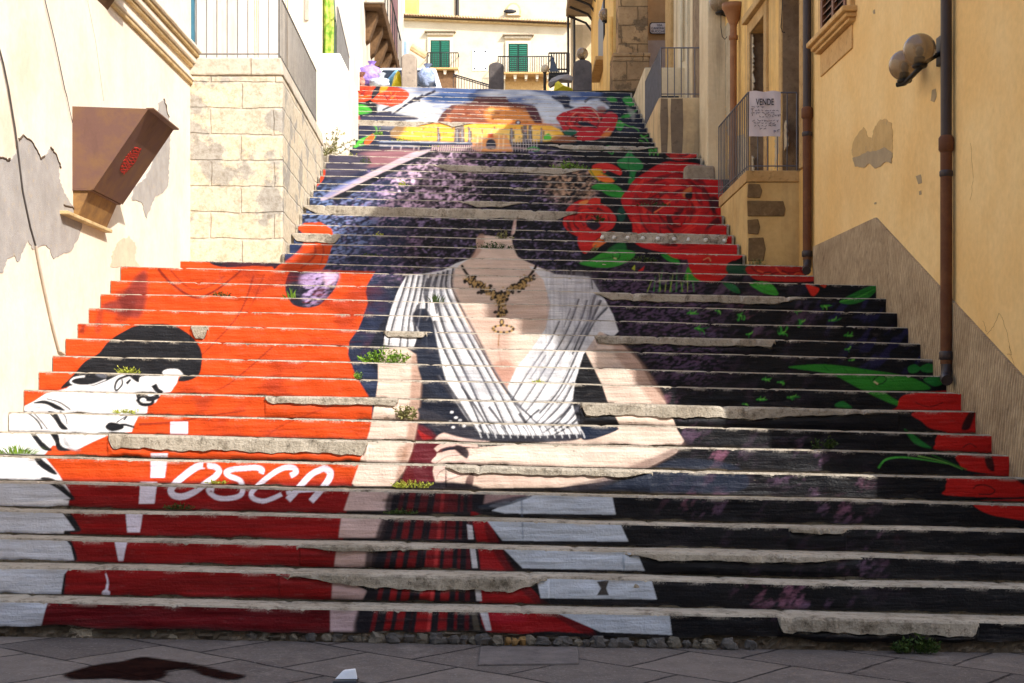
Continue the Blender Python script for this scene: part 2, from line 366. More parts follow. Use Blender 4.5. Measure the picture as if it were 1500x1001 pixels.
    PG(0, (30, 30, 40), [(546, 133), (556, 124), (562, 128), (552, 140), (544, 146)], .6); PG(0, (244, 150, 40), [(560, 124), (570, 122), (566, 132), (556, 136)], .6)
    PG(0, (26, 28, 36), [(512, 152), (540, 150), (552, 156), (548, 170), (512, 168)], 1)
    PG(0, (66, 168, 50), [(512, 160), (522, 154), (536, 155), (545, 164), (530, 168), (514, 167)], .5); LN(0, (26, 92, 34), [(516, 158), (530, 161), (543, 165)], 1)
    PG(0, (228, 78, 28), [(512, 169), (524, 168), (528, 176), (524, 187), (512, 186)], .5); PG(0, (246, 160, 50), [(514, 178), (527, 176), (524, 186), (516, 187)], 1)
    PG(0, (54, 58, 82), [(528, 170), (590, 168), (586, 200), (540, 206), (524, 196)], 4, alpha=.7)
    for pts in ([(548, 183), (552, 190), (550, 200), (546, 206)], [(518, 216), (530, 205), (545, 198), (560, 196)], [(520, 214), (535, 212), (545, 205)]): LN(0, (96, 176, 70), pts, 2.2, 1)
    PG(0, (232, 96, 36), [(536, 204), (546, 197), (548, 203), (540, 212), (534, 211)], .4); PG(0, (84, 186, 60), [(525, 206), (535, 202), (530, 211), (520, 217)], .4)
    PG(0, (214, 70, 34), [(464, 250), (476, 249), (474, 262), (462, 276), (458, 272)], .5)
    # ------------------------------------------------ roses and leaves on the right
    def rose(cx, cy, rx, ry, seed, col=(196, 24, 28)):
        r = np.random.default_rng(seed)
        t = np.linspace(0, 2 * np.pi, 15, endpoint=False)
        rr = 1 + r.uniform(-.09, .1, 15)
        PG(0, col, np.c_[cx + rx * rr * np.cos(t), cy + ry * rr * np.sin(t)], .5)
        for k in range(int(10 + rx / 3)):
            a = r.uniform(0, 6.28); q = r.uniform(.1, .85); da = r.uniform(.5, 1.3)
            arc = [(cx + rx * q * np.cos(a + da * u) + rx * .06 * u, cy + ry * q * np.sin(a + da * u)) for u in (0, .33, .66, 1)]
            LN(0, ((74, 10, 18), (232, 56, 38), (110, 12, 20), (30, 14, 22))[k % 4], arc, rx * .07 + .6, .5, alpha=.85, blur=.4)
    def rose_shade(cx, cy, rx, ry, seed, n=40):
        r = np.random.default_rng(seed)
        for k in range(n):
            a = r.uniform(0, 6.28); q = r.uniform(.15, .98); da = r.uniform(.35, .9); c = ((96, 8, 16), (226, 52, 40), (60, 8, 16), (150, 14, 20))[k % 4]; th = r.uniform(.05, .16)
            o = [(cx + rx * q * np.cos(a + da * u), cy + ry * q * np.sin(a + da * u)) for u in (0, .25, .5, .75, 1)]; i = [(cx + rx * (q - th * np.sin(np.pi * u)) * np.cos(a + da * u), cy + ry * (q - th * np.sin(np.pi * u)) * np.sin(a + da * u)) for u in (1, .75, .5, .25, 0)]
            PG(0, c, o + i, .9, False, r.uniform(.4, .85))
    def leaf(pts, col=(54, 156, 42), vein=(16, 60, 26)):
        PG(0, col, pts, .5); p = np.asarray(pts, float); i = len(p) // 2
        mid = (p[0] + p[i]) / 2; LN(0, vein, [p[0], mid + (0, .6), p[i]], 1.1, .5, alpha=.8)
        for k in range(1, len(p) - 1):
            if k != i: LN(0, vein, [mid + (p[k] - mid) * .12, mid + (p[k] - mid) * .85], .7, .3, alpha=.6)
    # the top right rose with its drooping petal
    rose(853, 178, 36, 20, 21, (176, 26, 34)); rose_shade(853, 178, 35, 19, 79, 26)
    PG(0, (186, 28, 36), [(888, 166), (903, 168), (904, 178), (898, 192), (886, 200), (868, 206), (846, 205), (850, 196), (872, 192)], .6)
    PG(0, (206, 120, 60), [(884, 196), (896, 192), (892, 200), (880, 202)], 1.2); LN(0, (240, 190, 120), [(886, 194), (892, 188)], 1)
    LN(0, (220, 140, 110), [(838, 170), (846, 165), (860, 168), (874, 172)], 1.2, .6); LN(0, (210, 160, 130), [(868, 160), (876, 170), (878, 178)], 1.6, .8)
    PG(0, (26, 24, 40), [(846, 178), (862, 180), (876, 188), (862, 186), (850, 184)], .8); PG(0, (150, 80, 60), [(874, 158), (884, 156), (888, 162), (880, 166)], 1, alpha=.7)
    PG(0, (24, 84, 60), [(826, 192), (842, 190), (844, 197), (830, 199)], .8); PG(0, (92, 190, 62), [(797, 200), (804, 196), (808, 204), (798, 206)], .8)
    PG(0, (160, 96, 60), [(806, 206), (818, 198), (842, 202), (842, 208), (815, 209)], 1.4, alpha=.8)
    for pts in ([(888, 144), (898, 142), (904, 148), (896, 150)], [(912, 144), (926, 142), (938, 149), (930, 155), (918, 154)], [(908, 172), (920, 166), (934, 160), (922, 172)], [(906, 176), (914, 184), (908, 192), (902, 186)]): leaf(pts, (52, 146, 58))
    PG(0, (150, 148, 144), [(918, 158), (930, 164), (928, 178), (922, 168)], 2, alpha=.7)
    for pts in ([(906, 178), (920, 185), (932, 188)], [(926, 186), (934, 190), (936, 194)], [(938, 198), (946, 204), (950, 210)], [(940, 202), (950, 198)], [(936, 206), (944, 208)]): LN(0, (86, 178, 62), pts, 1.6, .6)
    for pts in ([(882, 220), (890, 215), (898, 218), (897, 226), (890, 222)], [(832, 213), (838, 216), (842, 220)], [(846, 220), (852, 216)], [(772, 219), (782, 216), (790, 220), (780, 222)]): LN(0, (60, 156, 66), pts, 2.0, .8)
    for k in range(9): LN(0, (84, 176, 60), [(952 + 2 * k, 228 - (k % 3) * 3), (950 + 2 * k, 214 + (k % 4) * 2)], 1.4, .5)
    # bud with yellow and red
    PG(0, (206, 40, 34), [(868, 243), (880, 239), (896, 241), (910, 250), (908, 257), (890, 250), (884, 256), (870, 250)], .5)
    PG(0, (226, 168, 40), [(862, 249), (880, 248), (884, 258), (890, 262), (878, 265), (868, 258)], .8); PG(0, (232, 110, 36), [(874, 258), (888, 257), (900, 266), (884, 267)], .8)
    LN(0, (50, 120, 50), [(862, 246), (870, 258), (878, 266)], 2, 1); LN(0, (50, 110, 50), [(880, 252), (892, 259), (902, 264)], 1.6)
    PG(0, (34, 124, 58), [(904, 236), (914, 231), (920, 222), (926, 214), (926, 226), (938, 236), (942, 246), (932, 252), (928, 266), (920, 270), (922, 252), (908, 245)], .6)
    LN(0, (14, 60, 40), [(924, 222), (920, 240), (926, 262)], 1.4, .7); leaf([(866, 275), (880, 268), (900, 270), (914, 282), (912, 290), (894, 288), (880, 280)], (42, 140, 46))
    PG(0, (18, 70, 54), [(904, 312), (912, 302), (916, 318), (908, 326)], 1)
    # right upper rose cut by the second landing
    rose(1000, 222, 27, 13, 23, (176, 34, 30)); PG(0, (236, 110, 60), [(980, 222), (990, 216), (1004, 216), (992, 226)], 1.6, alpha=.5)
    # the big rose
    rose(985, 305, 70, 62, 31, (186, 20, 24))
    PG(0, (188, 20, 24), [(926, 330), (918, 300), (924, 270), (950, 250), (974, 240), (1020, 240), (1056, 262), (1060, 300), (1085, 378), (1000, 372), (960, 368), (930, 356)], .6)
    rngr = np.random.default_rng(5)
    for k in range(34):
        a = rngr.uniform(0, 6.28); q = rngr.uniform(.12, .95); da = rngr.uniform(.4, 1.1); c0 = (985 + rngr.uniform(-8, 30), 300 + rngr.uniform(-10, 30))
        LN(0, ((86, 10, 16), (214, 40, 34), (124, 12, 18), (52, 10, 16))[k % 4], [(c0[0] + 66 * q * np.cos(a + da * u), c0[1] + 56 * q * np.sin(a + da * u)) for u in (0, .33, .66, 1)], rngr.uniform(2, 6), .8, alpha=.75, blur=.8)
    rose_shade(985, 305, 74, 64, 77, 70)
    PG(0, (30, 12, 20), [(936, 296), (952, 290), (968, 292), (972, 300), (958, 312), (946, 306)], 1.5, alpha=.8); PG(0, (44, 10, 18), [(976, 316), (982, 315), (986, 328), (978, 328)], 1.6, alpha=.9); LN(0, (232, 110, 60), [(958, 312), (970, 304), (984, 294)], 2, 1)
    PG(0, (40, 12, 20), [(1038, 292), (1048, 288), (1056, 300), (1048, 308), (1052, 316), (1042, 310)], 2.4, alpha=.9); PG(0, (206, 120, 60), [(1000, 282), (1012, 274), (1012, 284), (1002, 290)], 1, alpha=.8); PG(0, (40, 14, 18), [(1004, 284), (1014, 282), (1012, 292), (1004, 290)], .8)
    LN(0, (22, 14, 24), [(996, 345), (1014, 352), (1034, 348), (1054, 344)], 5, 2, blur=.6); PG(0, (40, 12, 20), [(1042, 324), (1052, 318), (1056, 328), (1046, 330), (1032, 338)], 2.4, alpha=.9)
    PG(0, (38, 104, 44), [(1036, 258), (1048, 250), (1054, 258), (1050, 264)], .8)
    # left mid rose
    rose(862, 322, 37, 28, 41, (192, 30, 28)); rose_shade(862, 322, 36, 27, 78, 34); PG(0, (196, 34, 30), [(848, 346), (870, 340), (872, 356), (858, 372), (848, 362)], .6); PG(0, (212, 50, 36), [(864, 292), (878, 290), (878, 300), (864, 300)], .8)
    PG(0, (226, 110, 44), [(868, 358), (886, 344), (900, 340), (894, 350), (874, 364)], .8); PG(0, (226, 130, 60), [(850, 296), (862, 293), (858, 300), (848, 300)], .8)
    PG(0, (40, 26, 40), [(858, 324), (870, 322), (880, 330), (872, 338), (862, 334)], 1.2)
    # leaves below
    PG(0, (26, 96, 44), [(890, 366), (912, 354), (918, 366), (914, 372), (896, 372)], 1)
    leaf([(848, 386), (866, 380), (884, 370), (908, 366), (930, 370), (922, 382), (900, 391), (874, 392)], (50, 146, 44))
    LN(0, (20, 30, 20), [(898, 371), (903, 368), (908, 372), (906, 379), (900, 379), (897, 374)], 1.2); LN(0, (220, 200, 150), [(899, 378), (903, 380)], 1.6)
    leaf([(968, 372), (984, 375), (994, 382), (994, 388), (978, 382)], (38, 140, 40)); leaf([(1003, 408), (1007, 392), (1013, 398), (1026, 412), (1010, 412)], (52, 146, 40))
    PG(0, (190, 22, 24), [(976, 368), (1004, 372), (1006, 380), (986, 378)], .6)
    PG(0, (192, 26, 22), [(1008, 384), (1010, 372), (1090, 372), (1066, 386), (1066, 400), (1052, 412), (1028, 412), (1014, 402)], .5)
    LN(0, (120, 20, 20), [(1026, 388), (1034, 382), (1042, 388)], 1.2); LN(0, (210, 160, 110), [(1030, 381), (1038, 378), (1041, 383)], 1.2)
    PG(0, (24, 70, 46), [(1066, 388), (1092, 388), (1094, 400), (1066, 400)], 1.2); PG(0, (170, 180, 50), [(925, 394), (930, 388), (930, 397)], .4); PG(0, (206, 40, 40), [(934, 398), (944, 390), (942, 397)], .4)
    for k in range(12): LN(0, ((150, 170, 60), (60, 140, 50))[k % 2], [(948 + 5.5 * k + (k % 3) * 4, 428), (955 + 5.2 * k, 410 - (k % 4) * 5)], 1.3, .5)
    PG(0, (170, 34, 28), [(1094, 391), (1130, 388), (1160, 388), (1188, 396), (1194, 412), (1120, 412), (1098, 404)], .5)
    for k in range(9): LN(0, ((90, 14, 18), (224, 90, 50), (40, 14, 20))[k % 3], [(1100 + k * 9, 392 + k % 4 * 4), (1112 + k * 8, 400), (1130 + k * 7, 398 + k % 3 * 5)], 2.2, .8, alpha=.85)
    leaf([(1098, 415), (1126, 414), (1140, 432), (1120, 430), (1108, 424)], (56, 152, 44)); leaf([(1058, 414), (1076, 418), (1084, 430), (1070, 426)], (30, 100, 50))
    PG(0, (214, 44, 30), [(1180, 416), (1192, 420), (1200, 424), (1192, 434), (1186, 430)], .5); PG(0, (206, 60, 36), [(1200, 418), (1212, 416), (1208, 422)], .5)
    leaf([(1230, 442), (1250, 430), (1276, 419), (1286, 420), (1278, 432), (1262, 442), (1244, 446)], (36, 118, 40)); LN(0, (76, 176, 60), [(1230, 442), (1256, 436), (1280, 424)], 1.5, .7)
    # small bright sprigs in the dark
    for (x, y, s, n) in ((1010, 460, 10, 4), (1050, 455, 9, 3), (1082, 462, 9, 3), (1022, 482, 12, 5), (1144, 488, 8, 4), (1166, 456, 8, 3), (1206, 448, 9, 4), (1218, 470, 9, 5), (1240, 492, 8, 4), (1172, 472, 7, 3), (1095, 490, 8, 3), (1240, 512, 7, 3), (1120, 556, 6, 4), (1142, 560, 6, 4), (1112, 586, 8, 4), (1158, 582, 8, 5), (1090, 592, 6, 3), (1246, 528, 6, 3)):
        for k in range(n):
            a = rngr.uniform(-1.4, 1.9); LN(0, ((60, 160, 50), (30, 110, 44), (110, 190, 70))[k % 3], [(x + k * 2.2 - n, y), (x + k * 2.2 + s * .35 * np.cos(a), y + s * .3 * np.sin(a)), (x + k * 2.2 + s * .7 * np.cos(a), y + s * .75 * np.sin(a))], 2.4, .5)
    for (x, y, r) in ((1081, 466, 5), (1089, 466, 4), (1142, 484, 7), (1152, 480, 4), (1170, 474, 6)): EL(0, (52, 150, 46), x, y, r * .5, r); EL(0, (18, 40, 24), x - 1.2, y - 1, r * .3, r * .7)
    # long leaf with drop, red petals at right edge
    PG(0, (44, 134, 38), [(1154, 538), (1200, 534), (1240, 537), (1278, 543), (1300, 546), (1330, 552), (1350, 560), (1362, 570), (1330, 572), (1296, 574), (1318, 590), (1312, 594), (1280, 580), (1256, 568), (1226, 552), (1200, 545)], .5)
    for (x, y) in ((1220, 548), (1250, 556), (1280, 566), (1310, 560)): LN(0, (16, 70, 26), [(x - 14, 536 + (x - 1220) * .1), (x, y)], .9, .4)
    LN(0, (14, 40, 20), [(1278, 558), (1286, 551), (1294, 551), (1298, 556), (1292, 562), (1282, 564)], 1.5); LN(0, (230, 200, 160), [(1280, 559), (1286, 563)], 2)
    for pts in ([(1330, 538), (1340, 534), (1348, 540), (1342, 546), (1332, 546)], [(1348, 538), (1360, 533), (1370, 537), (1368, 545), (1352, 545)], [(1352, 556), (1372, 552), (1384, 560), (1368, 566)], [(1222, 594), (1234, 588), (1248, 598), (1236, 600)], [(1324, 628), (1350, 646), (1364, 657), (1340, 650)]): PG(0, (34, 122, 48), pts, .5)
    for (pts) in ([(1314, 596), (1322, 580), (1360, 574), (1420, 574), (1420, 602), (1314, 602)], [(1340, 604), (1440, 602), (1440, 632), (1372, 630), (1350, 618)], [(1372, 640), (1384, 632), (1470, 630), (1470, 660), (1376, 660), (1370, 650)],
                [(1400, 668), (1420, 664), (1490, 664), (1490, 694), (1420, 690), (1404, 678)], [(1386, 706), (1398, 698), (1520, 696), (1520, 726), (1390, 726), (1384, 716)], [(1424, 736), (1460, 732), (1520, 734), (1520, 762), (1470, 758), (1440, 750)]):
        PG(0, (196, 26, 22), pts, .5)
    for pts in ([(1418, 606), (1428, 604), (1420, 628), (1408, 628)], [(1442, 670), (1452, 668), (1456, 690), (1446, 686)], [(1484, 700), (1510, 716), (1520, 716), (1506, 700)]): PG(0, (60, 14, 18), pts, 1)
    LN(0, (70, 12, 14), [(1424, 716), (1430, 711), (1444, 711), (1456, 718), (1450, 724), (1432, 724)], 1.6); LN(0, (220, 170, 130), [(1444, 735), (1462, 738), (1470, 742)], 1.2); LN(0, (90, 14, 14), [(1410, 656), (1420, 650), (1430, 656)], 1.4); LN(0, (90, 14, 14), [(1340, 590), (1360, 596), (1380, 590)], 1.2)
    LN(0, (70, 168, 60), [(1286, 686), (1296, 674), (1316, 670), (1342, 672), (1368, 676), (1392, 680)], 3.4, 1); LN(0, (120, 190, 80), [(1344, 668), (1380, 676), (1410, 688)], 1.6, .8); LN(0, (40, 110, 40), [(1364, 666), (1396, 680), (1416, 688)], 1.4)
    # ------------------------------------------------ the red robe at the left
    RED = (206, 72, 20)
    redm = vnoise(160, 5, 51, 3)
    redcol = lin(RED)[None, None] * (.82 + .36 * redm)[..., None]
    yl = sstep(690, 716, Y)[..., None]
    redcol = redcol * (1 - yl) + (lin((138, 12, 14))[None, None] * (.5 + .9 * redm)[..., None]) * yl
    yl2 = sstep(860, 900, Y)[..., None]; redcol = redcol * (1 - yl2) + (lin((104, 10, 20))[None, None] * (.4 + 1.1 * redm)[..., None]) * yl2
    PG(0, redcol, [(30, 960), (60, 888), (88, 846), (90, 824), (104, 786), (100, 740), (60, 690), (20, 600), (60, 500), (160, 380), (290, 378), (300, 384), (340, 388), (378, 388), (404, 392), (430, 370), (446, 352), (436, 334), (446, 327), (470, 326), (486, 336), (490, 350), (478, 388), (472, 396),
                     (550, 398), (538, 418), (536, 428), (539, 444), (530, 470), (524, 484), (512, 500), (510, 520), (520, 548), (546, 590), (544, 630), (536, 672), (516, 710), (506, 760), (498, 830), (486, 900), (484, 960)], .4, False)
    PG(0, (22, 26, 42), [(300, 372), (410, 374), (404, 390), (372, 390), (340, 392), (318, 390), (306, 384)], .6)
    PG(0, (22, 26, 42), [(402, 326), (436, 336), (446, 352), (432, 372), (410, 388), (400, 390)], .8); over(softmask(0, [(405, 345), (440, 340), (440, 365), (410, 385)], 3) * .7, lin((44, 62, 104))[None, None] * (.5 + n1)[..., None])
    # dark petal with lavender light inside the robe
    dk = [(426, 398), (440, 398), (470, 400), (496, 400), (492, 420), (478, 438), (466, 448), (448, 451), (432, 448), (424, 440), (418, 424), (420, 410)]
    PG(0, (24, 26, 42), dk, .5)
    over(softmask(0, [(444, 404), (494, 400), (486, 424), (464, 444), (446, 446), (442, 428)], 3) * sstep(.40, .62, n4 * .5 + n2 * .5), (186, 160, 208))
    over(softmask(0, [(474, 402), (496, 402), (486, 418), (476, 418)], 2) * .6 * sstep(.4, .6, n4), (226, 190, 220))
    # folds
    for (pts, w, al) in (([(232, 394), (250, 414), (284, 436), (312, 428), (340, 408), (354, 396)], 4, .8), ([(250, 396), (280, 424), (310, 418), (330, 404)], 2.2, .6), ([(372, 404), (360, 440), (344, 470), (316, 500), (296, 520)], 2.6, .65), ([(388, 402), (372, 440), (356, 466)], 2, .5),
                         ([(400, 508), (340, 560), (310, 574)], 2.6, .55), ([(450, 500), (480, 506), (530, 500)], 2.2, .4), ([(204, 622), (260, 618), (300, 610), (360, 602)], 3, .7), ([(380, 632), (460, 628), (540, 626)], 2.4, .4), ([(454, 340), (462, 372), (440, 394)], 4, .6), ([(470, 344), (474, 370), (468, 392)], 2.4, .7), ([(330, 384), (322, 400), (330, 420)], 2, .4), ([(500, 590), (420, 620), (390, 640)], 3, .4)):
        LN(0, (92, 16, 20), pts, w, w * .5, alpha=al, blur=1.0)
    PG(0, (96, 40, 46), [(196, 410), (214, 396), (216, 430), (208, 462), (192, 466), (150, 452), (156, 444), (176, 436)], 5, alpha=.75)
    PG(0, (82, 24, 26), [(168, 430), (190, 424), (200, 440), (186, 470), (168, 470), (178, 450)], 4, alpha=.5); PG(0, (120, 40, 36), [(142, 462), (152, 452), (148, 486), (140, 486)], 3, alpha=.5)
    PG(0, (70, 20, 22), [(114, 488), (124, 474), (124, 490)], 2, alpha=.6)
    over(softmask(0, [(150, 400), (540, 400), (520, 560), (540, 640), (300, 660), (230, 520), (120, 500)], 8) * sstep(.52, .74, vnoise(60, 34, 55, 4, .5)) * .42, (112, 22, 20))
    for k in range(26):
        x = rngm.uniform(180, 520); y = rngm.uniform(395, 620); LN(0, (150, 24, 18), [(x, y), (x + rngm.uniform(20, 70), y + rngm.uniform(-3, 2))], 1.2, .4, alpha=.35)
    # ------------------------------------------------ the pop-art head, black hair and white face
    BK = (24, 25, 31); WH = (238, 238, 242)
    F = 22
    PG(F, WH, [(380, 420), (470, 340), (700, 310), (960, 300), (1010, 350), (1000, 390), (965, 440), (910, 450), (880, 500), (835, 520), (830, 560), (780, 580), (760, 620), (745, 665), (620, 680), (530, 720), (430, 770), (300, 740), (250, 800), (330, 900), (400, 1010), (380, 1100), (340, 1400), (-80, 1400), (-80, 640), (70, 560), (90, 545), (200, 490), (260, 450)], .4, False)
    PG(F, BK, [(345, 420), (420, 340), (480, 270), (560, 220), (610, 160), (700, 100), (790, 64), (960, 62), (1060, 110), (1110, 160), (1140, 230), (1130, 330), (1080, 372), (1010, 380), (1020, 340), (980, 312), (930, 318), (920, 350), (800, 355), (780, 388), (700, 340), (600, 380), (520, 408), (430, 400)], .4)
    PG(F, WH, [(925, 320), (1000, 312), (1035, 345), (1000, 352), (930, 350)], .3)
    LN(F, WH, [(480, 352), (420, 362), (400, 385), (440, 402), (520, 400), (600, 370)], 2.6, 1.2)
    PG(F, (90, 92, 102), [(545, 340), (600, 340), (600, 362), (560, 356)], .5)
    for (pts, w) in (([(735, 345), (670, 370), (650, 410), (660, 432), (690, 400), (690, 370)], 2.4), ([(715, 395), (740, 370)], 3), ([(870, 400), (890, 430), (920, 445)], 6), ([(770, 470), (800, 465), (850, 480), (900, 460)], 7), ([(775, 480), (800, 510), (850, 510), (870, 490)], 4), ([(700, 600), (720, 575)], 2), ([(640, 640), (700, 625), (760, 640)], 3)):
        LN(F, BK, pts, w * 1.5, w)
    EL(F, WH, 808, 487, 18, 12); PG(F, BK, [(595, 640), (620, 612), (670, 618), (700, 630), (690, 650), (630, 662)], .3); LN(F, BK, [(660, 612), (715, 575)], 2.4, 1)
    PG(F, BK, [(205, 495), (260, 488), (330, 515), (370, 545), (320, 540), (260, 510), (190, 505)], .3); LN(F, BK, [(262, 478), (340, 500), (400, 540)], 1.8, 2.2); LN(F, BK, [(150, 520), (230, 530)], 1)
    LN(F, BK, [(90, 548), (150, 556), (210, 600), (240, 650)], 2.2, 2.8); LN(F, BK, [(180, 548), (230, 600), (270, 650)], 2.2, 1.6); PG(F, BK, [(272, 550), (320, 560), (350, 610), (385, 650), (345, 650), (310, 600)], .4); LN(F, BK, [(340, 550), (370, 580), (380, 625)], 2.4, 1.4)
    PG(F, BK, [(172, 668), (196, 668), (240, 720), (296, 768), (250, 768), (205, 720)], .5); LN(F, BK, [(196, 668), (240, 720), (290, 766)], 1.6); PG(F, BK, [(286, 670), (330, 680), (345, 740), (400, 770), (330, 770), (310, 720)], .6); LN(F, (120, 122, 130), [(360, 700), (400, 760), (460, 768)], 6, 2, blur=2, alpha=.6)
    PG(F, BK, [(180, 795), (212, 797), (250, 830), (300, 870), (325, 905), (290, 900), (225, 860)], .6)
    # the big white hand shape running down with its dark outline
    PG(0, BK, [(60, 700), (82, 703), (110, 730), (90, 731), (72, 716)], 1); PG(0, BK, [(84, 745), (100, 748), (116, 770), (118, 778), (100, 778), (94, 758)], 1); PG(0, BK, [(92, 789), (104, 792), (112, 812), (112, 822), (98, 822)], 1); PG(0, BK, [(92, 838), (97, 838), (93, 880), (87, 882)], 1)
    for pts in ([(-30, 700), (62, 703), (84, 716), (104, 731), (-30, 740)], [(-30, 738), (84, 741), (98, 760), (110, 777), (-30, 784)], [(-30, 782), (92, 784), (104, 800), (109, 821), (-30, 830)], [(-30, 826), (108, 826), (94, 842), (88, 882), (-30, 884)], [(-30, 878), (72, 880), (56, 940), (-30, 940)]): PG(0, (206, 210, 220), pts, .5, False)
    for k in range(20):
        y = rngm.uniform(705, 925); x = rngm.uniform(-20, 60); LN(0, (150, 162, 186), [(x, y), (x + rngm.uniform(12, 34), y + rngm.uniform(-3, 3))], 1.4, .5, alpha=.45, blur=.7)
    PG(0, (196, 40, 24), [(140, 650), (160, 646), (240, 660), (330, 672), (150, 676), (110, 670)], 1, alpha=.0)
    # lettering TOSCA: the long T stroke and the four following letters
    LET = (232, 224, 240)
    for pts in ([(222, 664), (247, 664), (242, 700), (221, 700)], [(206, 706), (231, 706), (227, 738), (204, 738)], [(184, 748), (210, 748), (205, 780), (187, 780)], [(167, 788), (188, 788), (181, 822), (174, 822)], [(250, 618), (276, 618), (276, 636), (250, 636)]): PG(0, LET, pts, .2, False)
    LN(0, LET, [(155, 840), (158, 852), (156, 866)], 1.2, 4.5); EL(0, LET, 155.5, 869, 6, 5); LN(0, (150, 20, 24), [(156.5, 846), (157.5, 858)], .0, .0)
    f = 21
    LN(f, LET, [(420, 108), (350, 118), (270, 170), (190, 240), (155, 290), (180, 330), (250, 336), (330, 300), (410, 240), (480, 190), (508, 150), (480, 120), (430, 112), (390, 106)], 10.5, 8)
    PG(f, RED, [(410, 128), (430, 140), (400, 190), (310, 216), (300, 216), (350, 170)], .3)
    PG(f, (160, 18, 20), [(270, 256), (370, 252), (300, 292), (240, 304), (215, 296), (240, 262)], .3)
    LN(f, LET, [(815, 168), (822, 140), (780, 126), (700, 130), (600, 140), (560, 160), (590, 190), (660, 220), (680, 280), (660, 330), (570, 352), (490, 345), (440, 310), (432, 284), (470, 290)], 8, 7)
    LN(f, LET, [(1030, 184), (1070, 160), (1050, 126), (980, 128), (900, 170), (800, 250), (745, 310), (760, 350), (830, 370), (900, 350), (965, 320)], 8, 6.5)
    LN(f, LET, [(1010, 362), (1060, 310), (1120, 240), (1190, 170), (1290, 124)], 9.5, 8.5); LN(f, LET, [(1280, 130), (1320, 160), (1310, 210), (1260, 280), (1180, 372)], 10, 9); LN(f, LET, [(1000, 312), (1100, 296), (1290, 286)], 5.5, 5)
    # ------------------------------------------------ the singer
    SK = (222, 198, 182); SKD = (176, 140, 122)
    skn = vnoise(60, 4, 61, 2); skc = lin(SK)[None, None] * (.84 + .3 * skn)[..., None]
    ground = [(600, 395), (870, 395), (920, 520), (1010, 640), (905, 720), (620, 720), (612, 640), (540, 560)]
    PG(0, (24, 28, 42), [(540, 520), (600, 430), (640, 500), (690, 620), (650, 690), (610, 720), (600, 600)], 2)
    # red check skirt above the hand
    PG(0, (120, 22, 28), [(600, 625), (640, 640), (650, 700), (640, 735), (560, 740), (590, 700)], 3, alpha=.55)
    # right forearm (viewer's left arm)
    PG(0, skc, [(554, 530), (562, 512), (592, 508), (610, 520), (618, 540), (616, 570), (612, 620), (604, 660), (592, 690), (574, 712), (520, 712), (516, 708), (532, 664), (542, 630), (550, 590), (554, 560)], .6, False)
    PG(0, SKD, [(604, 520), (618, 540), (612, 620), (600, 670), (586, 700), (580, 700), (596, 640), (602, 570)], 3, alpha=.85); EL(0, (150, 108, 80), 588, 664, 8, 12, .4, 4, .55)
    PG(0, (206, 178, 172), [(514, 718), (578, 718), (572, 748), (504, 748)], 1, False); PG(0, (206, 178, 172), [(500, 758), (566, 760), (556, 788), (496, 788)], 1, False); PG(0, (196, 166, 158), [(494, 800), (548, 802), (544, 832), (490, 830)], 1, False); PG(0, (190, 160, 156), [(488, 842), (540, 866), (532, 878), (486, 878)], 1, False); PG(0, (196, 170, 172), [(484, 890), (536, 893), (528, 926), (484, 926)], 1, False)
    for pts in ([(572, 718), (590, 718), (584, 748), (564, 748)], [(560, 760), (572, 760), (562, 790), (550, 790)], [(540, 800), (556, 802), (548, 832), (536, 832)], [(526, 890), (540, 893), (536, 926), (518, 926)]): PG(0, (52, 40, 44), pts, 3, alpha=.9)
    # left arm
    PG(0, skc, [(848, 480), (880, 486), (912, 506), (936, 530), (952, 560), (974, 588), (978, 596), (992, 630), (1002, 646), (990, 664), (940, 690), (880, 706), (820, 714), (640, 716), (634, 690), (640, 664), (690, 656), (800, 648), (880, 638), (908, 624), (890, 588), (882, 564), (870, 540), (858, 516)], .6, False)
    PG(0, SKD, [(904, 500), (940, 532), (976, 590), (956, 590), (930, 556), (900, 520)], 4, alpha=.7); PG(0, (120, 96, 90), [(1004, 648), (990, 664), (950, 686), (900, 702), (870, 706), (930, 680), (970, 664)], 3, alpha=.7)
    PG(0, (54, 50, 60), [(820, 716), (880, 700), (930, 690), (905, 700), (880, 716)], 2, alpha=.6); LN(0, (96, 70, 66), [(690, 680), (760, 684), (840, 692), (900, 688)], 4, 2, blur=2, alpha=.7)
    LN(0, (250, 225, 212), [(700, 666), (820, 664), (960, 652)], 5, 3, blur=2, alpha=.5)
    PG(0, (24, 34, 54), [(850, 625), (906, 627), (880, 640), (856, 645), (850, 638)], .6)
    PG(0, (30, 38, 56), [(938, 694), (996, 672), (1080, 684), (1080, 720), (888, 718), (900, 708)], 2, alpha=.8)
    # hand with fingers round the arm
    for (pts, w) in (([(700, 652), (664, 650), (646, 654), (638, 660)], 8), ([(690, 662), (656, 664), (640, 672), (634, 678)], 8), ([(688, 674), (652, 682), (640, 690), (638, 698)], 8), ([(684, 690), (656, 698), (644, 706)], 8)):
        LN(0, (226, 190, 178), pts, w, w * .8); LN(0, (110, 76, 74), [(p[0] + 2, p[1] + 4.4) for p in pts], 1.4, .8, alpha=.8)
    PG(0, (44, 32, 36), [(672, 652), (686, 660), (684, 672), (672, 664), (664, 656)], 1); PG(0, (70, 52, 54), [(684, 700), (694, 690), (692, 712), (682, 712)], 1.4)
    PG(0, (230, 198, 186), [(640, 646), (650, 634), (680, 632), (710, 640), (716, 648), (690, 650)], 1)
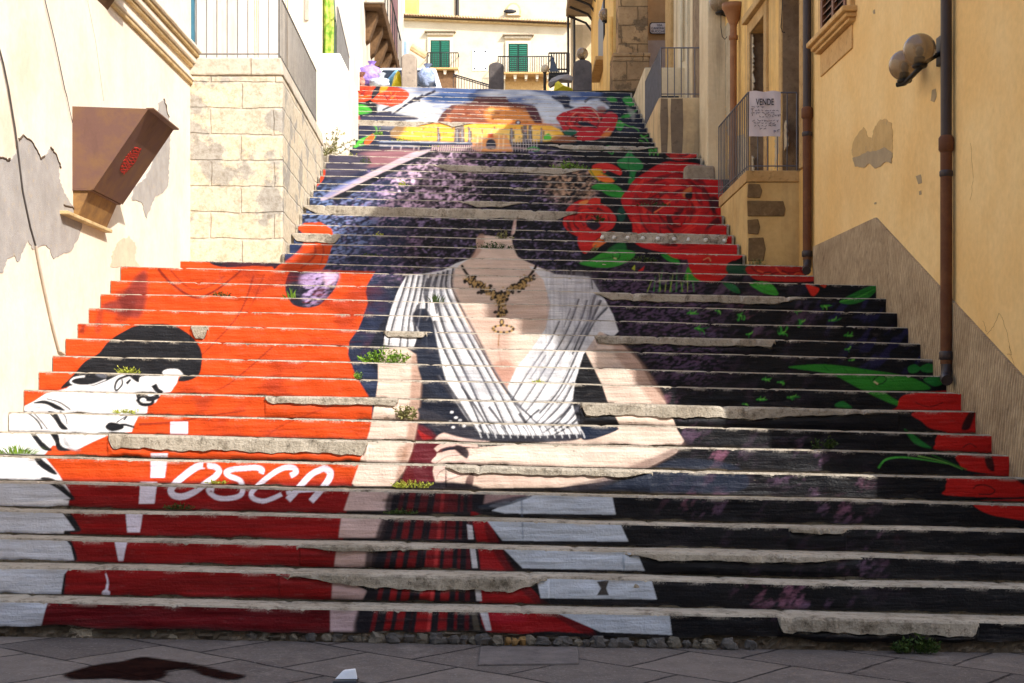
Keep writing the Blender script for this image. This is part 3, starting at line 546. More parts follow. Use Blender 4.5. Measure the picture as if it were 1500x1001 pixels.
    PG(0, (160, 126, 124), [(645, 728), (654, 722), (686, 722), (676, 732), (652, 738)], 1.4); PG(0, (160, 130, 128), [(692, 724), (780, 722), (760, 732), (700, 738)], 2); PG(0, (190, 190, 200), [(716, 742), (740, 734), (752, 738), (746, 744)], 1); EL(0, (206, 210, 218), 684, 736, 5, 3); EL(0, (206, 210, 218), 688, 745, 6, 4)
    PG(0, (150, 118, 108), [(608, 770), (616, 764), (660, 762), (640, 768), (614, 772)], .8)
    # shoulders, neck and decollete
    PG(0, skc, [(702, 346), (750, 346), (756, 316), (758, 318), (750, 350), (756, 372), (764, 380), (790, 392), (812, 402), (850, 430), (860, 480), (800, 540), (740, 590), (700, 560), (640, 480), (620, 420), (660, 392), (690, 378), (698, 366)], .6)
    LN(0, (200, 168, 160), [(758, 312), (754, 326), (750, 344)], 4, 3)
    PG(0, SKD, [(700, 346), (710, 346), (706, 366), (694, 380), (690, 378), (697, 366)], 2, alpha=.8)
    PG(0, (236, 208, 190), [(700, 386), (720, 390), (706, 394), (692, 392)], 4, alpha=.7); PG(0, (190, 130, 112), [(720, 538), (740, 528), (756, 540), (744, 566), (730, 558)], 5, alpha=.7)
    LN(0, (170, 120, 104), [(732, 486), (730, 510), (736, 540)], 2, 1.2, blur=1.2, alpha=.6); LN(0, (180, 134, 118), [(700, 470), (720, 472), (740, 474)], 2, 1, blur=1.5, alpha=.5)
    # the wrap dress: white cloth with charcoal stripes
    WD = (226, 226, 230)
    PG(0, WD, [(596, 404), (630, 400), (650, 396), (668, 386), (686, 380), (674, 388), (662, 400), (660, 420), (672, 452), (690, 486), (706, 516), (724, 550), (740, 575), (770, 600), (800, 620), (850, 624), (850, 642), (700, 640), (690, 622), (668, 590), (650, 560), (640, 520), (630, 490), (612, 492), (606, 510), (562, 506), (566, 480), (574, 450), (584, 424)], .4, False)
    PG(0, WD, [(812, 402), (866, 406), (872, 418), (886, 440), (898, 462), (906, 486), (898, 494), (878, 486), (868, 500), (854, 520), (842, 560), (838, 590), (846, 620), (852, 638), (830, 640), (780, 622), (748, 596), (744, 566), (756, 540), (780, 510), (800, 480), (806, 446), (796, 410), (774, 390), (790, 393)], .4, False)
    PG(0, (30, 36, 52), [(604, 462), (622, 452), (634, 470), (640, 500), (652, 552), (664, 584), (650, 584), (620, 560), (610, 520), (618, 498)], 1)
    ST = (40, 40, 50)
    for (a, w) in (([(598, 404), (590, 430), (580, 460), (572, 490), (570, 506)], 3.0), ([(606, 402), (600, 430), (592, 462), (586, 508)], 2.8), ([(614, 404), (608, 432), (600, 466), (597, 510)], 3.2), ([(622, 402), (616, 436), (610, 470), (606, 492)], 3.4),
                   ([(632, 402), (626, 430), (624, 460), (620, 470)], 4), ([(642, 400), (636, 430), (640, 460)], 3), ([(650, 398), (646, 430), (662, 470), (680, 504), (700, 540), (720, 580), (742, 628)], 3.4), ([(656, 396), (654, 424), (670, 460), (690, 500), (712, 540), (734, 580), (756, 624)], 3), ([(664, 392), (662, 420), (678, 456), (700, 496), (722, 540), (746, 580), (772, 620)], 2.2),
                   ([(640, 440), (650, 480), (668, 520), (690, 565), (706, 600), (724, 636)], 3.8), ([(636, 470), (650, 510), (672, 556), (694, 600), (708, 634)], 3.2), ([(640, 550), (660, 580), (680, 610), (696, 636)], 2.6), ([(690, 486), (714, 528), (738, 566), (768, 602), (792, 626)], 2.0), ([(706, 514), (730, 556), (756, 592), (780, 612)], 1.6)):
        LN(0, ST, a, w * 1.25, w * .9, alpha=.92); LN(0, (120, 120, 130), [(p[0] + w * 1.1, p[1]) for p in a], w * .9, w * .5, alpha=.5, blur=.8)
    for (a, w) in (([(872, 432), (866, 452), (862, 470), (850, 492), (838, 520)], 3.6), ([(880, 440), (870, 462), (858, 490), (846, 516), (820, 570), (790, 606)], 3.4), ([(890, 450), (872, 470), (860, 492)], 3), ([(848, 438), (840, 462), (826, 494), (806, 528), (780, 570), (762, 596)], 2.2), ([(860, 440), (852, 466), (838, 496), (816, 534), (790, 578), (770, 604)], 2.2), ([(820, 470), (806, 500), (792, 520), (770, 552), (750, 586)], 1.8),
                   ([(836, 452), (826, 480)], 1.2), ([(844, 536), (826, 570), (800, 604), (786, 620)], 1.6), ([(840, 560), (824, 590), (804, 612), (790, 624)], 2.6), ([(842, 586), (826, 606), (804, 624)], 3), ([(846, 600), (834, 616), (812, 632)], 2.6), ([(766, 560), (752, 584)], 1.4), ([(800, 520), (776, 556)], 1.2), ([(866, 406), (868, 424)], 2.6)):
        LN(0, ST, a, w * 1.15, w * .75, alpha=.9); LN(0, (130, 130, 140), [(p[0] - w * 1.1, p[1]) for p in a], w * .9, w * .5, alpha=.5, blur=.8)
    wv = softmask(0, [(800, 400), (866, 406), (880, 470), (800, 560), (770, 540), (800, 470)], 4); over(wv * .35 * sstep(.5, .6, vnoise(2.2, 30, 71, 1)), (150, 150, 162))
    # the lower cloth breaks into dark gaps between white folds
    for (a, w) in (([(652, 560), (676, 596), (700, 634)], 6), ([(676, 566), (702, 604), (722, 640)], 4), ([(716, 596), (734, 620), (748, 642)], 4), ([(760, 606), (772, 624), (780, 640)], 4), ([(836, 596), (818, 618), (796, 634)], 4), ([(846, 614), (828, 628), (806, 640)], 4), ([(790, 600), (776, 612), (768, 622)], 3), ([(612, 492), (606, 470), (612, 446)], 5), ([(628, 408), (622, 430), (626, 452)], 5), ([(640, 404), (634, 420)], 4)):
        LN(0, ST, a, w, w * .5, alpha=.9, blur=.5)
    PG(0, (150, 140, 146), [(812, 402), (866, 406), (884, 440), (850, 470), (820, 450)], 8, alpha=.25)
    # knotted hem
    PG(0, (44, 44, 54), [(612, 598), (640, 606), (700, 632), (780, 638), (850, 636), (838, 646), (760, 648), (690, 644), (640, 630), (622, 616)], 1.2)
    for k in range(30):
        x = 690 + k * 5.4; LN(0, WD if k % 2 else ST, [(x, 620 + (k % 3) * 2), (x + 7, 634), (x + 10, 642)], 1.8, .9)
    for (x, y) in ((662, 604), (668, 612), (660, 618), (674, 616), (680, 624), (664, 626)): EL(0, (226, 226, 230), x, y, 2.6, 1.8)
    PG(0, (160, 30, 30), [(612, 630), (622, 636), (634, 642), (620, 644)], 1)
    fold = vnoise(34, 26, 141, 3, -.4); clothm = softmask(0, [(600, 404), (660, 396), (690, 480), (745, 580), (790, 500), (806, 410), (866, 408), (898, 470), (846, 560), (850, 636), (700, 636), (640, 520), (566, 500)], 2)
    over(clothm * sstep(.5, .72, fold) * .34, (128, 128, 142))
    skinm = softmask(0, [(690, 400), (780, 400), (806, 450), (780, 510), (740, 560), (690, 480), (666, 430)], 5); over(skinm * sstep(.45, .7, vnoise(40, 40, 142, 2)) * .3, (170, 128, 110))
    over(softmask(0, [(720, 450), (742, 450), (748, 520), (736, 556), (726, 520)], 5) * .3, (156, 112, 94)); over(softmask(0, [(690, 662), (980, 648), (940, 662), (800, 676)], 5) * .25, (250, 232, 220)); over(softmask(0, [(690, 692), (860, 692), (960, 676), (860, 704), (700, 708)], 5) * .4, (168, 130, 114))
    # necklace of dark gold beads
    for side in (-1, 1):
        for k in range(16):
            t = k / 15; x = 731 + side * (54 - 6 * t - 3 * t * t); y = 390 + 14 * t; EL(0, (40, 30, 24), x, y, 2.0, 2.0)
    rn = np.random.default_rng(9)
    def beads(pts, wid, n):
        p = smooth(np.asarray(pts, float), False, 12)
        for _ in range(n):
            c = p[rn.integers(len(p))] + rn.normal(0, wid, 2) * (1, .7); EL(0, (38, 28, 22), c[0], c[1], 3.2, 2.4, rn.uniform(0, 3))
        for _ in range(n):
            c = p[rn.integers(len(p))] + rn.normal(0, wid, 2) * (1, .7); EL(0, (186, 152, 96), c[0], c[1], 1.7, 1.1, rn.uniform(0, 3), alpha=.9)
    beads([(686, 408), (700, 418), (718, 428), (732, 440)], 4.2, 80); beads([(776, 408), (764, 418), (746, 426), (732, 440)], 4.2, 80); beads([(732, 430), (734, 446), (734, 462)], 3.6, 50)
    for k in range(22):
        t = k / 21 * 2 * np.pi; EL(0, (44, 32, 24) if k % 2 else (180, 146, 92), 737 + 15 * np.cos(t), 482 + 5 * np.sin(t), 2.2, 1.8)
    EL(0, (44, 32, 24), 735, 472, 3.4, 5); EL(0, (190, 156, 100), 735, 472, 1.4, 3); LN(0, (150, 110, 70), [(731, 488), (730, 508)], 1.4)
    # ------------------------------------------------ the skirt: dark tartan at left, a red panel, the pale shawl
    rows = ((718, 750), (757, 790), (798, 834), (840, 880), (888, 930))
    PG(0, (26, 22, 30), [(590, 712), (700, 712), (706, 760), (690, 940), (530, 940), (546, 840), (568, 770)], 2)
    for (xt, xb, w, c) in ((602, 560, 9, (150, 18, 22)), (590, 540, 6, (110, 16, 24)), (620, 576, 11, (136, 16, 20)), (640, 606, 20, (156, 20, 24)), (660, 640, 12, (140, 20, 26)), (648, 624, 5, (200, 60, 60)), (676, 664, 4, (120, 18, 26)), (686, 680, 6, (96, 16, 26)), (634, 597, 3, (50, 16, 22))):
        for (a, b) in rows:
            ta = (a - 712) / 220; tb = (b - 712) / 220; xa = xt + (xb - xt) * ta; xb2 = xt + (xb - xt) * tb
            PG(0, c, [(xa, a), (xa + w, a), (xb2 + w * 1.1, b), (xb2, b)], 1.2, False, .35 + .6 * min(1, ta * 1.6))
    for (a, b) in rows:
        PG(0, (18, 16, 24), [(560, (a + b) / 2 - 3), (690, (a + b) / 2 - 3), (690, (a + b) / 2 + 2), (560, (a + b) / 2 + 2)], 1.6, False, .45)
    PG(0, (150, 16, 22), [(690, 750), (714, 762), (730, 792), (748, 830), (786, 870), (800, 890), (870, 925), (800, 925), (712, 925), (704, 830), (696, 780)], 1)
    PG(0, (70, 10, 18), [(712, 766), (732, 792), (752, 830), (792, 876), (872, 926), (850, 926), (780, 880), (738, 832), (714, 790)], 2, alpha=.7); PG(0, (170, 24, 44), [(716, 896), (760, 896), (770, 910), (724, 912)], 4, alpha=.6)
    for pts in ([(684, 768), (692, 770), (694, 790), (686, 790)], [(688, 800), (696, 800), (700, 832), (692, 832)], [(696, 860), (704, 860), (706, 880), (698, 880)], [(702, 894), (714, 894), (720, 924), (712, 924)]): PG(0, (206, 204, 210), pts, .6, False)
    PG(0, (96, 88, 76), [(690, 892), (698, 896), (704, 926), (694, 926)], 1, False, .8)
    shl = vnoise(40, 8, 81, 3); shc = lin((196, 204, 216))[None, None] * (.68 + .55 * shl)[..., None]
    for pts in ([(720, 748), (760, 730), (800, 722), (896, 724), (902, 754), (740, 752)], [(712, 761), (906, 762), (920, 793), (736, 792)], [(734, 800), (930, 802), (944, 836), (766, 832)], [(786, 846), (952, 843), (962, 878), (792, 876)], [(806, 894), (980, 896), (984, 930), (880, 926)]): PG(0, shc, pts, .6, False)
    LN(0, (96, 106, 130), [(764, 732), (766, 790)], 3, 2, blur=1.5, alpha=.6); PG(0, (64, 60, 58), [(874, 852), (892, 850), (888, 862), (892, 872), (874, 872), (880, 862)], .4, False)
    PG(0, (40, 48, 62), [(700, 742), (740, 730), (780, 726), (750, 738), (716, 746)], 1.4, alpha=.8)
    # the printed ink is a little uneven, scuffed and faded along wind-blown streaks
    wear = vnoise(120, 4, 91, 3); ART[:] = ART * (.86 + .28 * wear)[..., None]
    scuff = sstep(.74, .82, vnoise(16, 3, 92, 3)) * .22; over(scuff * .35, (150, 140, 136))
    ART = boxblur(ART, 1)
def art_at(px, py):
    u = np.clip((px - MX0) * MS - .5, 0, MW - 2.001); v = np.clip((py - MY0) * MS - .5, 0, MH - 2.001)
    iu = u.astype(int); iv = v.astype(int); fu = (u - iu)[:, None]; fv = (v - iv)[:, None]
    return (ART[iv, iu] * (1 - fu) + ART[iv, iu + 1] * fu) * (1 - fv) + (ART[iv + 1, iu] * (1 - fu) + ART[iv + 1, iu + 1] * fu) * fv
# ---------------------------------------------------------------- staircase numbers
Y640 = {1: 892.8, 2: 842.5, 3: 800.8, 4: 760, 5: 720, 6: 681.6, 7: 647, 8: 617.6, 9: 585, 10: 557.6, 11: 533.6, 12: 508.8, 13: 485.6, 14: 463.2, 15: 441.6, 16: 421.6, 17: 401.6,
        18: 390.4, 19: 376, 20: 361.6, 21: 346.7, 22: 333.3, 23: 318, 24: 305, 25: 293, 26: 282.4, 27: 272, 28: 261.6, 29: 251.3, 30: 241.6, 31: 230.8, 32: 221.8, 33: 214.6, 34: 207.2,
        35: 200, 36: 193.3, 37: 186, 38: 178.6, 39: 171.7, 40: 165.3, 41: 158.4, 42: 152.4, 43: 147, 44: 141.6, 45: 135, 46: 128}
SY, CZ = .019, -.023                                 # the steps run a little skew and fall to the right
N = 46
def Yk(k): return 7.95 + .324 * (k - 1) if k <= 17 else 15.5 + .4085 * (k - 18)
def ysurf(k, X): return Yk(k) + SY * X
Z0 = {}
for k in range(1, N + 1):
    x6 = -110 / F * Yk(k); yy = ysurf(k, x6); Z0[k] = zat(Y640[k], yy) - CZ * x6
Z0[0] = 0.0
def zsurf(k, X): return Z0[k] + CZ * X if k else CZ * .85 * X
def step_range(k):
    Y = Yk(k)
    if k <= 17: return XL - .02, XR(Y) + .02
    if k == 18: return -3.70, XR(Y) + .02
    l = -2.53 - .028 * (k - 19) * .4085 - .0 if k <= 31 else (-2.56 if k < 35 else -3.25)
    if k == 19: r = XR(Y) + .02
    elif k <= 24: r = 2.66
    elif k <= 29: r = 3.12
    elif k <= 33: r = 2.82
    else: r = 2.26
    return l - .01, r
# stretches where the banner has come away under the nosing: (first column, last column, share of the riser bared)
PEEL = {1: [(1138, 1432, .50)], 2: [(395, 810, .60)], 3: [(430, 640, .32), (905, 1270, .42)], 4: [(1154, 1240, .28)], 6: [(650, 960, .34)], 7: [(158, 540, .72)], 9: [(388, 585, .38), (850, 1340, .62)],
        13: [(280, 306, .8), (562, 626, .42), (870, 1135, .5)], 16: [(868, 1178, .55)], 21: [(426, 500, .7)], 22: [(880, 1066, .9)], 24: [(440, 850, .8)], 25: [(672, 772, .55)], 27: [(744, 796, .5)], 30: [(632, 862, .6)], 32: [], 34: [(800, 968, .5)], 38: [(510, 640, .8), (640, 700, .6)],}
m_step = None
def build_stairs():
    t = NT('weathered_limestone')
    base = t.mix(t.ramp(t.noise(2.2, 8, .7), .32, .66), sl(198, 187, 170), sl(158, 147, 130))
    base = t.mix(t.ramp(t.noise(9, 7, .75), .50, .66, (0, 0, 0, 1), (.85, .85, .85, 1)), base, sl(92, 82, 68)); base = t.mix(t.ramp(t.noise(34, 6, .75), .56, .68, (0, 0, 0, 1), (.8, .8, .8, 1)), base, sl(66, 58, 48))
    base = t.mix(t.ramp(t.noise(1.3, 5, .6, (1, .3, 1)), .56, .70, (0, 0, 0, 1), (.5, .5, .5, 1)), base, sl(194, 186, 170))
    m = t.fin(base, .9, t.mix(.5, t.noise(14, 9, .75), t.noise(70, 4, .7)), 1.0, .03, .12)
    t = NT('printed_banner')
    at = t.n('ShaderNodeVertexColor', layer_name='ink')
    dirt = t.ramp(t.noise(6, 7, .7, (1, 1, 2)), .3, .72, (.72, .70, .68, 1), (1, 1, 1, 1))
    col = t.mix(.55, at.outputs['Color'], dirt, 'MULTIPLY')
    rg = t.ramp(t.noise(5, 5, .6), .3, .7, (.40, .40, .40, 1), (.66, .66, .66, 1))
    mb = t.fin(col, rg, t.mix(.25, t.noise(5, 4, .5, (.5, 1, 5)), t.noise(60, 3)), .55, .03, .24)
    root = empty('staircase', (0, Yk(1), 0), 'broad stone staircase of many shallow steps with a painted banner across its risers', 'staircase')
    rs = np.random.default_rng(3)
    def wob(x, amp, sc_, seed):
        r = np.random.default_rng(seed); o = np.zeros_like(x)
        for i in range(4):
            o += amp / (1 + i) * np.sin(x * sc_ * (1.7 ** i) * r.uniform(.7, 1.3) + r.uniform(0, 6.28))
        return o
    for k in range(1, N + 1):
        x0, x1 = step_range(k); Y = Yk(k)
        nx = int((x1 - x0) / (.016 if k < 18 else .024)) + 2; X = np.linspace(x0, x1, nx)
        px = CX + F * X / (Y + SY * X)
        chips = np.clip(wob(X, .6, 9, 100 + k) + wob(X, .5, 31, 300 + k) - .75, 0, 1) * .028
        top = zsurf(k, X) + wob(X, .0028, 1.3, k); fr = ysurf(k, X) + wob(X, .006, 1.1, 50 + k)
        # joints between the slabs of the tread
        jr = np.random.default_rng(700 + k); jx = x0 + jr.uniform(.2, .9)
        joint = np.zeros_like(X)
        while jx < x1: joint = np.maximum(joint, np.exp(-((X - jx) / .018) ** 2)); jx += jr.uniform(.7, 1.5)
        top = top - joint * .010; chips = chips + joint * .016
        bot = zsurf(k - 1, X) - .10
        if k == 1: bot = bot - .08
        def bared(p):                                # share of the riser whose stone lip is bare
            o = np.zeros_like(p)
            for (a, b, s) in PEEL.get(k, []):
                l, r = (6, 6) if k in (1, 4, 9, 13, 22) else (26, 40)
                if k == 2: l, r = 150, 60
                if k in (7, 21): l, r = 8, 8
                if k == 9 and a > 800: l, r = 8, 240
                if k == 3: l, r = 60, 90
                e = np.clip(np.minimum((p - a) / l, (b - p) / r), 0, 1)
                o = np.maximum(o, s * e * (.90 + .06 * np.sin(p * .05 + k) + .04 * np.sin(p * .19 + 2 * k) + .02 * np.sin(p * .47 + 3 * k) * np.sin(p * .083) + .015 * np.sin(p * 1.13 + k) * np.sin(p * .31 + k)))
            return o
        bare = bared(px); H = top - zsurf(k - 1, X)
        nose = .032 * np.clip(bare / .12, 0, 1)
        back = (ysurf(k + 1, X) if k < N else ysurf(N, X) + .6) + .05
        rough = np.convolve(jr.normal(0, .006, nx), np.ones(5) / 5, 'same')
        drop = np.where(bare > .02, np.maximum(bare * H, .022), .05)
        if k == 1: fr_b = fr + .03 + wob(X, .012, 7, 5) + .05 * bare
        else: fr_b = fr + .004 + .05 * bare
        nxt = ysurf(k + 1, X) if k < N else back
        gap = .026 * np.clip(.35 + .6 * wob(X, 1, 2.1, 1300 + k) + .35 * wob(X, 1, 11, 1400 + k), 0, 1.2) * (1.0 if k < 18 else .6)
        prof = [np.stack([X, fr_b, bot], 1), np.stack([X, fr_b, top - drop - .01], 1), np.stack([X, fr - nose + rough, top - drop], 1), np.stack([X, fr - nose + rough + .4 * chips, top - .016 - chips], 1),
                np.stack([X, fr - nose + .010 + chips, top - .003 - .4 * chips], 1), np.stack([X, fr + .045, top], 1), np.stack([X, (fr + back) / 2, top - .005 + jr.normal(0, .0012, nx) - joint * .004], 1), np.stack([X, nxt - .012 - gap, top - .010], 1), np.stack([X, nxt - .008 - gap * .8, top - .010 - np.minimum(.07, gap * 4)], 1), np.stack([X, back, top - .012 - np.minimum(.07, gap * 4)], 1)]
        st = grid_object('step', np.stack(prof, 0), m, root, smooth=False)
        # the banner strip: fine grid so that the print stays crisp
        dx = 1.3 * Y / F; mx = int((x1 - x0 - .06) / dx); Xb = np.linspace(x0 + .03, x1 - .03, mx)
        hp = np.mean(H) * F / Y; mv = max(6, int(hp / 1.15))
        pb = CX + F * Xb / (Y + SY * Xb)
        cut = bared(pb)
        zt = zsurf(k, Xb) + wob(Xb, .0028, 1.3, k); zb = zsurf(k - 1, Xb) - .004 + .010 * np.clip(wob(Xb, .6, 4, 1500 + k) + wob(Xb, .5, 17, 1600 + k) - .2, 0, 1) + (.058 if k == 1 else 0)
        lip = .015 if k > 17 else .011
        nick = np.clip(wob(Xb, .7, 23, 900 + k) + wob(Xb, .6, 61, 950 + k) - 1.05, 0, 1) * .010
        if k == 1: zb = zb + .02 * np.clip(wob(Xb, 1, 3, 77), -.3, 1)
        htop = zt - np.maximum(lip + nick, cut * (zt - zsurf(k - 1, Xb)) - .002)
        v = np.linspace(0, 1, mv)[:, None]
        Zb = zb[None] + (htop - zb)[None] * v
        out = .010 + .004 * wob(Xb, 1, 9, 400 + k)[None] * np.sin(v * PI) + (cut > .05)[None] * .012 * np.sin(v * PI)
        Yb = (ysurf(k, Xb) + wob(Xb, .006, 1.1, 50 + k))[None] - out
        XX = np.broadcast_to(Xb[None], Zb.shape)
        Yn = ysurf(k, XX)
        col = art_at((CX + F * XX / Yn).ravel(), (HY - F * (Zb - EYE) / Yn).ravel())
        # edge wear: the ink is rubbed off along the nosing and grimy along the foot
        r9 = np.random.default_rng(2000 + k); V = np.broadcast_to(v, Zb.shape).ravel(); q = XX.ravel()
        nz = .5 + .25 * np.sin(q * 9.1 + k) * np.sin(q * 3.3) + .25 * np.sin(q * 27 + 2 * k) + r9.normal(0, .16, q.size)
        hh = np.broadcast_to((htop - zb)[None], Zb.shape).ravel()
        rub = np.clip((nz - .62) * 4, 0, 1) * np.clip(1 - (1 - V) * hh / (.016 if k > 17 else .020), 0, 1) * (.35 if k > 17 else .6)
        grime = np.clip((nz + .25) * 1.2, 0, 1) * np.clip(1 - V * hh / .020, 0, 1) * .7
        col = col * (1 - rub[:, None]) + np.array(sl(206, 196, 182)[:3])[None] * rub[:, None]
        col = col * (1 - grime[:, None]) + np.array(sl(40, 34, 30)[:3])[None] * grime[:, None]
        grid_object('painted_riser', np.stack([XX, Yb, Zb], 2), mb, st, col)
    return root, m
paint_mural()
STAIR, M_STONE = build_stairs()
# white glue dabs left on the bare riser near the right landing
s22 = [c for c in STAIR.children if c.name.startswith('step')][21]
m_white = flat('white_paste', sl(225, 222, 214), .8)
for px in (882, 899, 919, 941, 963, 987, 1008, 1033, 1061):
    Y = ysurf(22, xat(px, Yk(22))); x = xat(px, Y); z = zsurf(22, x) - .6 * .11 - .01
    MB().ball((x, Y - .045, z), .026, 10, 6, (1, .5, .95), .25, px).build('glue_dab', m_white, s22)
# ---------------------------------------------------------------- ground
def ground():
    t = NT('street_flagstones')
    br = t.n('ShaderNodeTexBrick', Scale=1.0); br.inputs['Brick Width'].default_value = .62; br.inputs['Row Height'].default_value = .62; br.inputs['Mortar Size'].default_value = .010
    br.inputs['Color1'].default_value = sl(136, 126, 118); br.inputs['Color2'].default_value = sl(94, 87, 84); br.inputs['Mortar'].default_value = sl(48, 44, 44)
    nz = t.n('ShaderNodeTexNoise', Scale=1.6, Detail=4); t.l(t.co((1, 1, 1), (0, 0, math.radians(38))), nz.inputs['Vector'])
    va = t.n('ShaderNodeVectorMath', operation='MULTIPLY_ADD'); t.l(nz.outputs['Color'], va.inputs[0]); va.inputs[1].default_value = (.07, .07, 0); t.l(t.co((1, 1, 1), (0, 0, math.radians(38))), va.inputs[2]); t.l(va.outputs[0], br.inputs['Vector'])
    col = t.mix(.7, br.outputs['Color'], t.ramp(t.noise(5, 10, .75), .3, .7, (.42, .41, .42, 1), (1, 1, 1, 1)), 'MULTIPLY'); col = t.mix(t.ramp(t.noise(60, 4, .8), .56, .7, (0, 0, 0, 1), (.55, .55, .55, 1)), col, sl(170, 164, 160))
    col = t.mix(t.ramp(t.noise(2.4, 6, .7), .58, .72, (0, 0, 0, 1), (.5, .5, .5, 1)), col, sl(150, 140, 132))
    inv = t.n('ShaderNodeMath', operation='SUBTRACT'); inv.inputs[0].default_value = 1; t.l(br.outputs['Fac'], inv.inputs[1])
    m = t.fin(col, .62, t.mix(.5, inv.outputs[0], t.noise(28, 8, .7)), 1.0, .03, .06)
    co = np.zeros((61, 41, 3)); xs = np.r_[np.linspace(-60, -8, 15), np.linspace(-7, 7, 31), np.linspace(8, 60, 15)]; ys = np.r_[np.linspace(-60, 3, 15), np.linspace(4, 8.2, 26)]
    co[..., 0] = xs[:, None]; co[..., 1] = ys[None]; co[..., 2] = np.clip(xs, -6, 6)[:, None] * CZ * .85
    g = grid_object('street', co, m); tag(g, kind='structure')
    def gp(px, py):
        Y = EYE * F / (py - HY)
        for _ in range(4): Y = (EYE - CZ * .85 * xat(px, Y)) * F / (py - HY)
        return xat(px, Y), Y
    # a spilled dark patch
    t = NT('wine_dark_stain'); ms = t.fin(t.mix(t.ramp(t.noise(9, 6), .35, .65), sl(24, 13, 12), sl(42, 24, 20)), .9, t.noise(30, 3), .2, .01, 0)
    rg = random.Random(4); pts = [(88, 990), (128, 978), (150, 973), (180, 970), (205, 962), (235, 967), (262, 970), (285, 974), (318, 982), (332, 986), (368, 990), (346, 999), (318, 995), (298, 990), (272, 979), (254, 981), (228, 986), (248, 990), (240, 996), (196, 997), (160, 994), (110, 996)]
    P = []
    for i, p in enumerate(pts):
        q = pts[(i + 1) % len(pts)]
        for u in range(6): P.append((p[0] + (q[0] - p[0]) * u / 6 + rg.uniform(-3, 3), p[1] + (q[1] - p[1]) * u / 6 + rg.uniform(-.7, .7)))
    P = np.array([gp(*p) for p in P]); gx = np.linspace(P[:, 0].min() - .1, P[:, 0].max() + .1, 220); gy = np.linspace(P[:, 1].min() - .1, P[:, 1].max() + .1, 110)
    GX, GY = np.meshgrid(gx, gy, indexing='ij'); ins = np.zeros(GX.shape, bool)
    for (ax, ay), (bx, by) in zip(P, np.roll(P, -1, 0)):
        if ay != by: ins ^= ((ay > GY) != (by > GY)) & (GX < (bx - ax) * (GY - ay) / (by - ay) + ax)
    al = boxblur(boxblur(ins.astype(np.float32), 9), 6)
    o = grid_object('wet_stain', np.stack([GX, GY, GX * CZ * .85 + .004], 2), ms, None, np.repeat(al.ravel()[:, None], 3, 1)); tag(o, kind='structure')
    nt_ = ms.node_tree; vc = nt_.nodes.new('ShaderNodeVertexColor'); vc.layer_name = 'ink'; nzn = nt_.nodes.new('ShaderNodeTexNoise'); nzn.inputs['Scale'].default_value = 7; nzn.inputs['Detail'].default_value = 9; nzn.inputs['Roughness'].default_value = .75
    mp = nt_.nodes.new('ShaderNodeMapping'); mp.inputs['Scale'].default_value = (1.2, 3.5, 1); ge = nt_.nodes.new('ShaderNodeNewGeometry'); nt_.links.new(ge.outputs['Position'], mp.inputs[0]); nt_.links.new(mp.outputs[0], nzn.inputs['Vector'])
    ma = nt_.nodes.new('ShaderNodeMath'); ma.operation = 'ADD'; nt_.links.new(vc.outputs['Color'], ma.inputs[0]); nt_.links.new(nzn.outputs['Fac'], ma.inputs[1])
    rp = nt_.nodes.new('ShaderNodeValToRGB'); rp.color_ramp.elements[0].position = .92; rp.color_ramp.elements[1].position = 1.12; rp.color_ramp.elements[1].color = (.93, .93, .93, 1); hf = nt_.nodes.new('ShaderNodeMath'); hf.operation = 'MULTIPLY'; hf.inputs[1].default_value = .8; nt_.links.new(ma.outputs[0], hf.inputs[0]); nt_.links.new(hf.outputs[0], rp.inputs[0]); nt_.links.new(rp.outputs[0], nt_.nodes['Principled BSDF'].inputs['Alpha'])
    rp.color_ramp.elements[0].position = .66; rp.color_ramp.elements[1].position = .90
    # the plain rectangular slab let into the paving in front of the steps
    ms = stone('grey_slab', sl(112, 105, 102), sl(90, 84, 82), sl(62, 57, 56), 6)
    a, b, c, d = gp(700, 976), gp(848, 974), gp(846, 950), gp(704, 950)
    mb = MB(); z = lambda p, h: (p[0], p[1], p[0] * CZ * .85 + h)
    mb.hexa([z(a, -.05), z(b, -.05), z(c, -.05), z(d, -.05), z(a, .010), z(b, .010), z(c, .010), z(d, .010)])
    o = mb.build('paving_slab', ms, bevel=.004); tag(o, 'plain grey rectangular stone slab set in the paving before the steps', 'paving slab')
    # rough dark footing course under the lowest riser
    rf = np.random.default_rng(31); xs = np.arange(XL - .3, XR(8) + .3, .02); nz_ = 7; co = np.zeros((len(xs), nz_, 3))
    for j in range(nz_):
        b = np.convolve(rf.normal(0, .02, len(xs)), np.ones(4) / 4, 'same')
        co[:, j, 0] = xs; co[:, j, 1] = ysurf(1, xs) + .014 - np.abs(b) * 1.1 + .012 * (j == nz_ - 1); co[:, j, 2] = CZ * .85 * xs - .03 + .105 * j / (nz_ - 1)
    grid_object('footing', co, stone('dark_rubble_mortar', sl(116, 104, 90), sl(82, 74, 64), sl(40, 34, 30), 9, 1.0), STAIR, smooth=False)
    # rubble stones under the lowest riser
    mr = [stone('rubble_a', sl(128, 120, 106), sl(94, 88, 80), sl(50, 44, 38), 8), stone('rubble_b', sl(104, 100, 96), sl(74, 70, 68), sl(42, 38, 36), 8), stone('rubble_ochre', sl(160, 128, 82), sl(124, 96, 60), sl(80, 60, 40), 8), stone('rubble_white', sl(168, 164, 158), sl(136, 132, 126), sl(86, 80, 72), 8)]
    rr = random.Random(8); px = -40
